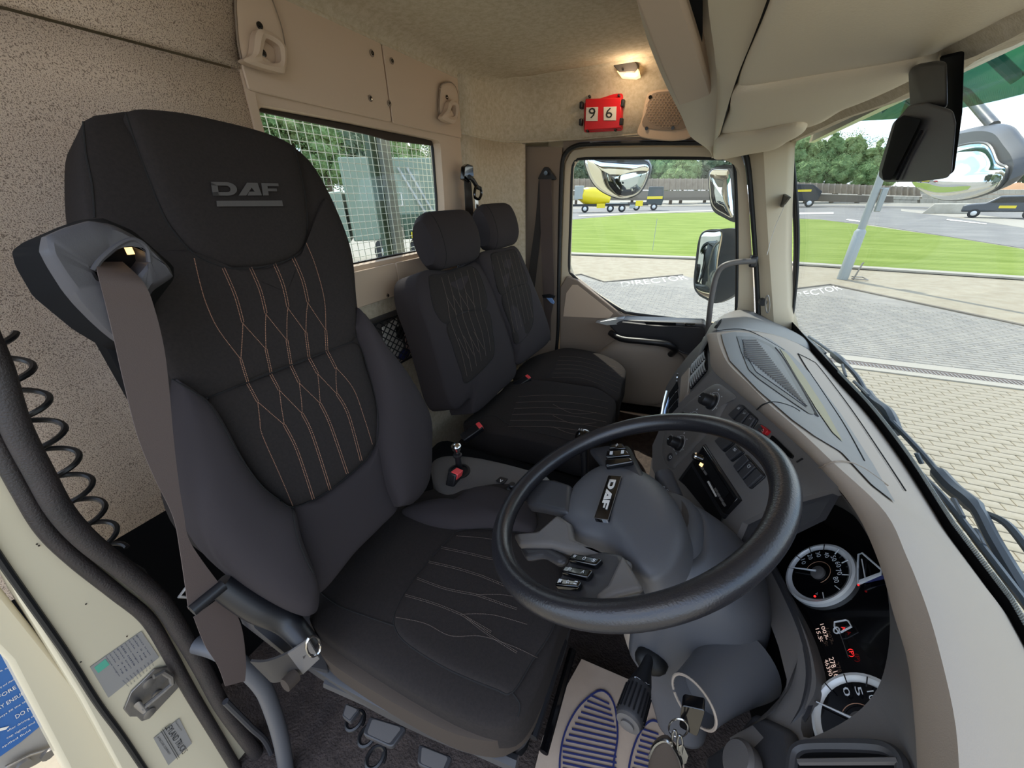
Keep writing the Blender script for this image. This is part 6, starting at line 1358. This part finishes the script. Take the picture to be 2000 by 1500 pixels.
L1t = [1545, 1590, 1632, 1676, 1722, 1655, 1600, 1560, 1704, 1750]
for i, (u, vt, d, w_, m) in enumerate([(1545, 262, 112, 75, 'leaf'), (1590, 252, 116, 70, 'leaf2'), (1632, 250, 118, 66, 'leaf'), (1676, 252, 120, 74, 'leaf2'), (1722, 262, 120, 62, 'leaf2'), (1655, 300, 108, 60, 'leaf'), (1600, 305, 108, 64, 'leaf'), (1560, 318, 106, 60, 'leaf'), (1704, 312, 106, 60, 'leaf'), (1750, 300, 112, 56, 'leaf2')]):
    tree(u, vt, d, w_, M[m], W1t % ORD[sorted(L1t).index(u)])
W2t = 'dull green tree beyond the far door window, %s of nine'; LW2t = [1130, 1185, 1245, 1300, 1320, 1345, 1395, 1445, 1500]
for (u, vt, d, w_, m) in [(1130, 300, 118, 70, 'leaf3'), (1185, 296, 122, 80, 'leaf3'), (1245, 300, 118, 66, 'leaf3'), (1300, 296, 120, 72, 'leaf'), (1345, 300, 116, 60, 'leaf2'), (1395, 296, 122, 80, 'leaf3'), (1445, 292, 122, 60, 'leaf3'), (1320, 328, 108, 50, 'leaf2'), (1500, 290, 120, 60, 'leaf3')]:
    tree(u, vt, d, w_, M[m], W2t % ORD[LW2t.index(u)])
W3t = 'hedge tree at the right of the windscreen, %s of five'; LW3t = [1850, 1900, 1960, 1990, 2040]
for (u, vt, d, w_, m) in [(1990, 272, 130, 60, 'leaf'), (1960, 300, 126, 50, 'leaf2'), (2040, 262, 130, 70, 'leaf'), (1900, 325, 124, 60, 'leaf'), (1850, 340, 120, 60, 'leaf2')]:
    tree(u, vt, d, w_, M[m], W3t % ORD[LW3t.index(u)])
W4t = 'tall tree behind the rear window mesh, %s of eight'; LW4t = [400, 470, 540, 610, 665, 720, 790, 860]
for (u, vt, d, w_, m) in [(470, 160, 46, 120, 'leaf'), (540, 150, 48, 110, 'leaf2'), (610, 200, 46, 100, 'leaf'), (665, 215, 55, 90, 'leaf3'), (720, 225, 60, 90, 'leaf'), (790, 245, 70, 90, 'leaf2'), (860, 255, 80, 80, 'leaf3'), (400, 150, 44, 120, 'leaf')]:
    tree(u, vt, d, w_, M[m], W4t % ORD[LW4t.index(u)], 'trees behind the cab', 400)
# sand heaps, dark vehicle group at the far left of the windscreen
# --- vehicles
class Fr:
    def __init__(s, u, v, d, sc=1):
        s.o = GP(u, v, d); s.o.z = G; s.e = (GP(u+1, v, d)-GP(u-1, v, d)); s.e.z = 0; s.px = s.e.length/2*sc; s.e.normalize(); s.n = s.e.cross(V((0, 0, 1))).normalized(); s.n = s.n if s.n.dot(s.o) > 0 else -s.n
    def p(s, x, z, y=0): return s.o+s.e*x+V((0, 0, z))+s.n*y
    def bx(s, x0, x1, z0, z1, y0, y1): return MB().prism([s.p(x0, z0, y0), s.p(x1, z0, y0), s.p(x1, z1, y0), s.p(x0, z1, y0)], s.n*(y1-y0))
def wheel(f, x, r, y, par):
    w_ = obj('wheel', MB().lathe(f.p(x, r, y), f.n, [(r*.8, 0), (r, .05), (r, .28), (r*.8, .33)], 20), 'tyre', par); obj('wheel_hub', MB().lathe(f.p(x, r, y-.03), f.n, [(r*.2, -.05), (r*.5, 0), (r*.55, .05)], 14), 'hub', w_)
f = Fr(1205, 400, 62); s = f.px
mt_ = thing('concrete_mixer', 'yellow concrete mixer truck parked across the road beyond the lawn', 'truck', f.o)
for x in (-4.6, -.9, .75): wheel(f, x, .52, 0, mt_)
obj('chassis', f.bx(-7, 4.4, .85, 1.15, .1, .7), 'truck_black', mt_, bev=.03)
obj('drum', MB().lathe(f.p(-4.8, 2.3, 1.2), f.e+V((0, 0, -.18)), [(.5, -1.3), (1.15, 0), (1.3, 1.2), (1.1, 2.6), (.6, 3.8)], 24), 'yellow', mt_)
obj('water_tank', f.bx(-6.3, -5.0, 1.8, 3.6, .2, .8), 'galv', mt_, bev=.06); obj('hopper', f.bx(-7.6, -6.6, 1.3, 2.4, .2, 1.2), 'red', mt_, bev=.05)
obj('side_board', f.bx(-2.9, -1.7, .6, 1.2, -.02, .1), 'yellow', mt_); obj('side_board', f.bx(2.6, 3.6, .8, 1.5, -.02, .1), 'yellow', mt_); obj('fuel_tank', f.bx(1.8, 2.6, .5, 1.0, 0, .5), 'galv', mt_, bev=.05)
obj('mudguard', f.bx(-1.6, 1.5, 1.15, 1.25, 0, .5), 'galv', mt_)
f2 = Fr(1262, 398, 68); t2 = thing('tipper_truck', 'black and yellow truck cab parked ahead of the yellow mixer', 'truck', f2.o)
obj('cab', MB().prism([f2.p(.0, .9), f2.p(2.3, .7), f2.p(2.5, 1.6), f2.p(2.25, 3.3), f2.p(.1, 3.35)], f2.n*2.2), 'truck_dark', t2, bev=.08); obj('side_window', f2.bx(.9, 2.0, 2.1, 2.9, -.03, .02), 'mirror_shell', t2)
obj('stripe', f2.bx(.05, 2.3, 1.6, 2.0, -.03, .02), 'yellow', t2); obj('chassis', f2.bx(-4, .1, .9, 1.2, .1, .8), 'truck_black', t2)
for x in (1.2, -1.4): wheel(f2, x, .52, -.05, t2)
f3 = Fr(1966, 397, 52); cr = thing('grey_car', 'dark grey estate car parked at the right edge of the windscreen', 'car', f3.o)
body = [(-2.3, .45), (-2.3, .95), (-1.9, 1.05), (-1.1, 1.15), (-.5, 1.65), (1.6, 1.7), (2.3, 1.15), (2.4, .5)]
obj('body', MB().prism([f3.p(x, z) for x, z in body], f3.n*1.8), 'mirror_shell', cr, bev=.12, seg=3); obj('side_window', MB().prism([f3.p(x, z, -.02) for x, z in [(-.9, 1.15), (-.4, 1.55), (1.4, 1.6), (1.8, 1.2)]], f3.n*.03), 'gloss', cr)
obj('door_marking', f3.bx(-.3, .6, .75, .95, -.02, .01), 'yellow', cr)
for x in (-1.5, 1.45): wheel(f3, x, .36, -.03, cr)
f4 = Fr(1545, 395, 80); dg = thing('black_machine', 'black and yellow machine parked at the left edge of the windscreen view', 'truck', f4.o)
obj('body', MB().prism([f4.p(-1.8, 1.0), f4.p(3.4, .9), f4.p(3.6, 2.2), f4.p(2.2, 3.2), f4.p(-1.8, 3.4)], f4.n*2), 'truck_black', dg, bev=.1); obj('stripe', f4.bx(-1.0, 2.2, 2.2, 2.5, -.05, .05), 'yellow', dg)
for x in (-.6, 2.4): wheel(f4, x, .6, -.05, dg)
f5 = Fr(1860, 402, 60); hm = thing('dark_block', 'grey wedge-shaped kerb block on the far yard', 'block', f5.o); obj('wedge', MB().prism([f5.p(-1.9, 0), f5.p(1.6, 0), f5.p(1.2, .9), f5.p(-1.3, .9)], f5.n*1), 'concrete', hm, bev=.05)
# green military truck behind
f6 = Fr(745, 455, 15.5); mt6 = thing('olive_army_truck', 'pale olive army truck with a ladder standing behind the rear window guard', 'truck', f6.o)
obj('box_body', f6.bx(-1.0, 2.6, .95, 3.6, 0, 2.2), 'olive', mt6, bev=.04); obj('cab', MB().prism([f6.p(-3.0, .9), f6.p(-1.1, .9), f6.p(-1.1, 2.6), f6.p(-2.4, 2.5), f6.p(-3.0, 1.6)], f6.n*2.2), 'olive', mt6, bev=.08)
obj('cab_window', MB().prism([f6.p(-2.5, 1.7, -.03), f6.p(-1.4, 1.7, -.03), f6.p(-1.4, 2.3, -.03), f6.p(-2.3, 2.3, -.03)], f6.n*.02), 'mirror_shell', mt6)
obj('cargo', f6.bx(.3, 2.4, .95, 1.8, -.1, 0), 'olive_dark', mt6)
for i in range(9): obj('crate', f6.bx(.4+i*.22, .56+i*.22, 1.0, 1.2+(i % 3)*.18, -.2, -.1), ['yellow', 'wood', 'olive_dark'][i % 3], mt6)
obj('panel_mark', MB().tube([f6.p(.6, 2.1, -.02), f6.p(.9, 2.1, -.02), f6.p(.9, 2.5, -.02), f6.p(.6, 2.5, -.02)], .03, 4, True), 'white', mt6)
obj('ladder', MB().tube([f6.p(.9, 3.3, -.1), f6.p(1.9, 1.4, -.1)], .05, 6), 'galv', mt6); obj('ladder', MB().tube([f6.p(1.2, 3.3, -.1), f6.p(2.2, 1.4, -.1)], .05, 6), 'galv', mt6)
for x in (-2.2, .2, 1.5): wheel(f6, x, .55, -.05, mt6)
slab('road', [gz(560, 560), gz(900, 478), gz(900, 435), gz(560, 470)], G+.012, 'yard')
lw = slab('lawn', [V((-9, 6.6, 0)), V((-6.4, 9.0, 0)), V((-7.6, 10.6, 0)), V((-12, 7.6, 0))], G+.02, 'grass', kind='stuff'); tag(lw, 'strip of bright lawn behind the cab seen through the rear guard', 'lawn')
# heaps and building far right
sd_ = thing('sand_heap', 'orange sand heap beyond the parked car at far right', 'heap', GP(1990, 385, 120)); sd_p = GP(1975, 385, 110); sd_p.z = G; obj('heap', MB().lathe(sd_p, (0, 0, 1), [(7, 0), (4, 1.5), (1.5, 2.4), (.3, 2.9)], 16), 'sand', sd_)
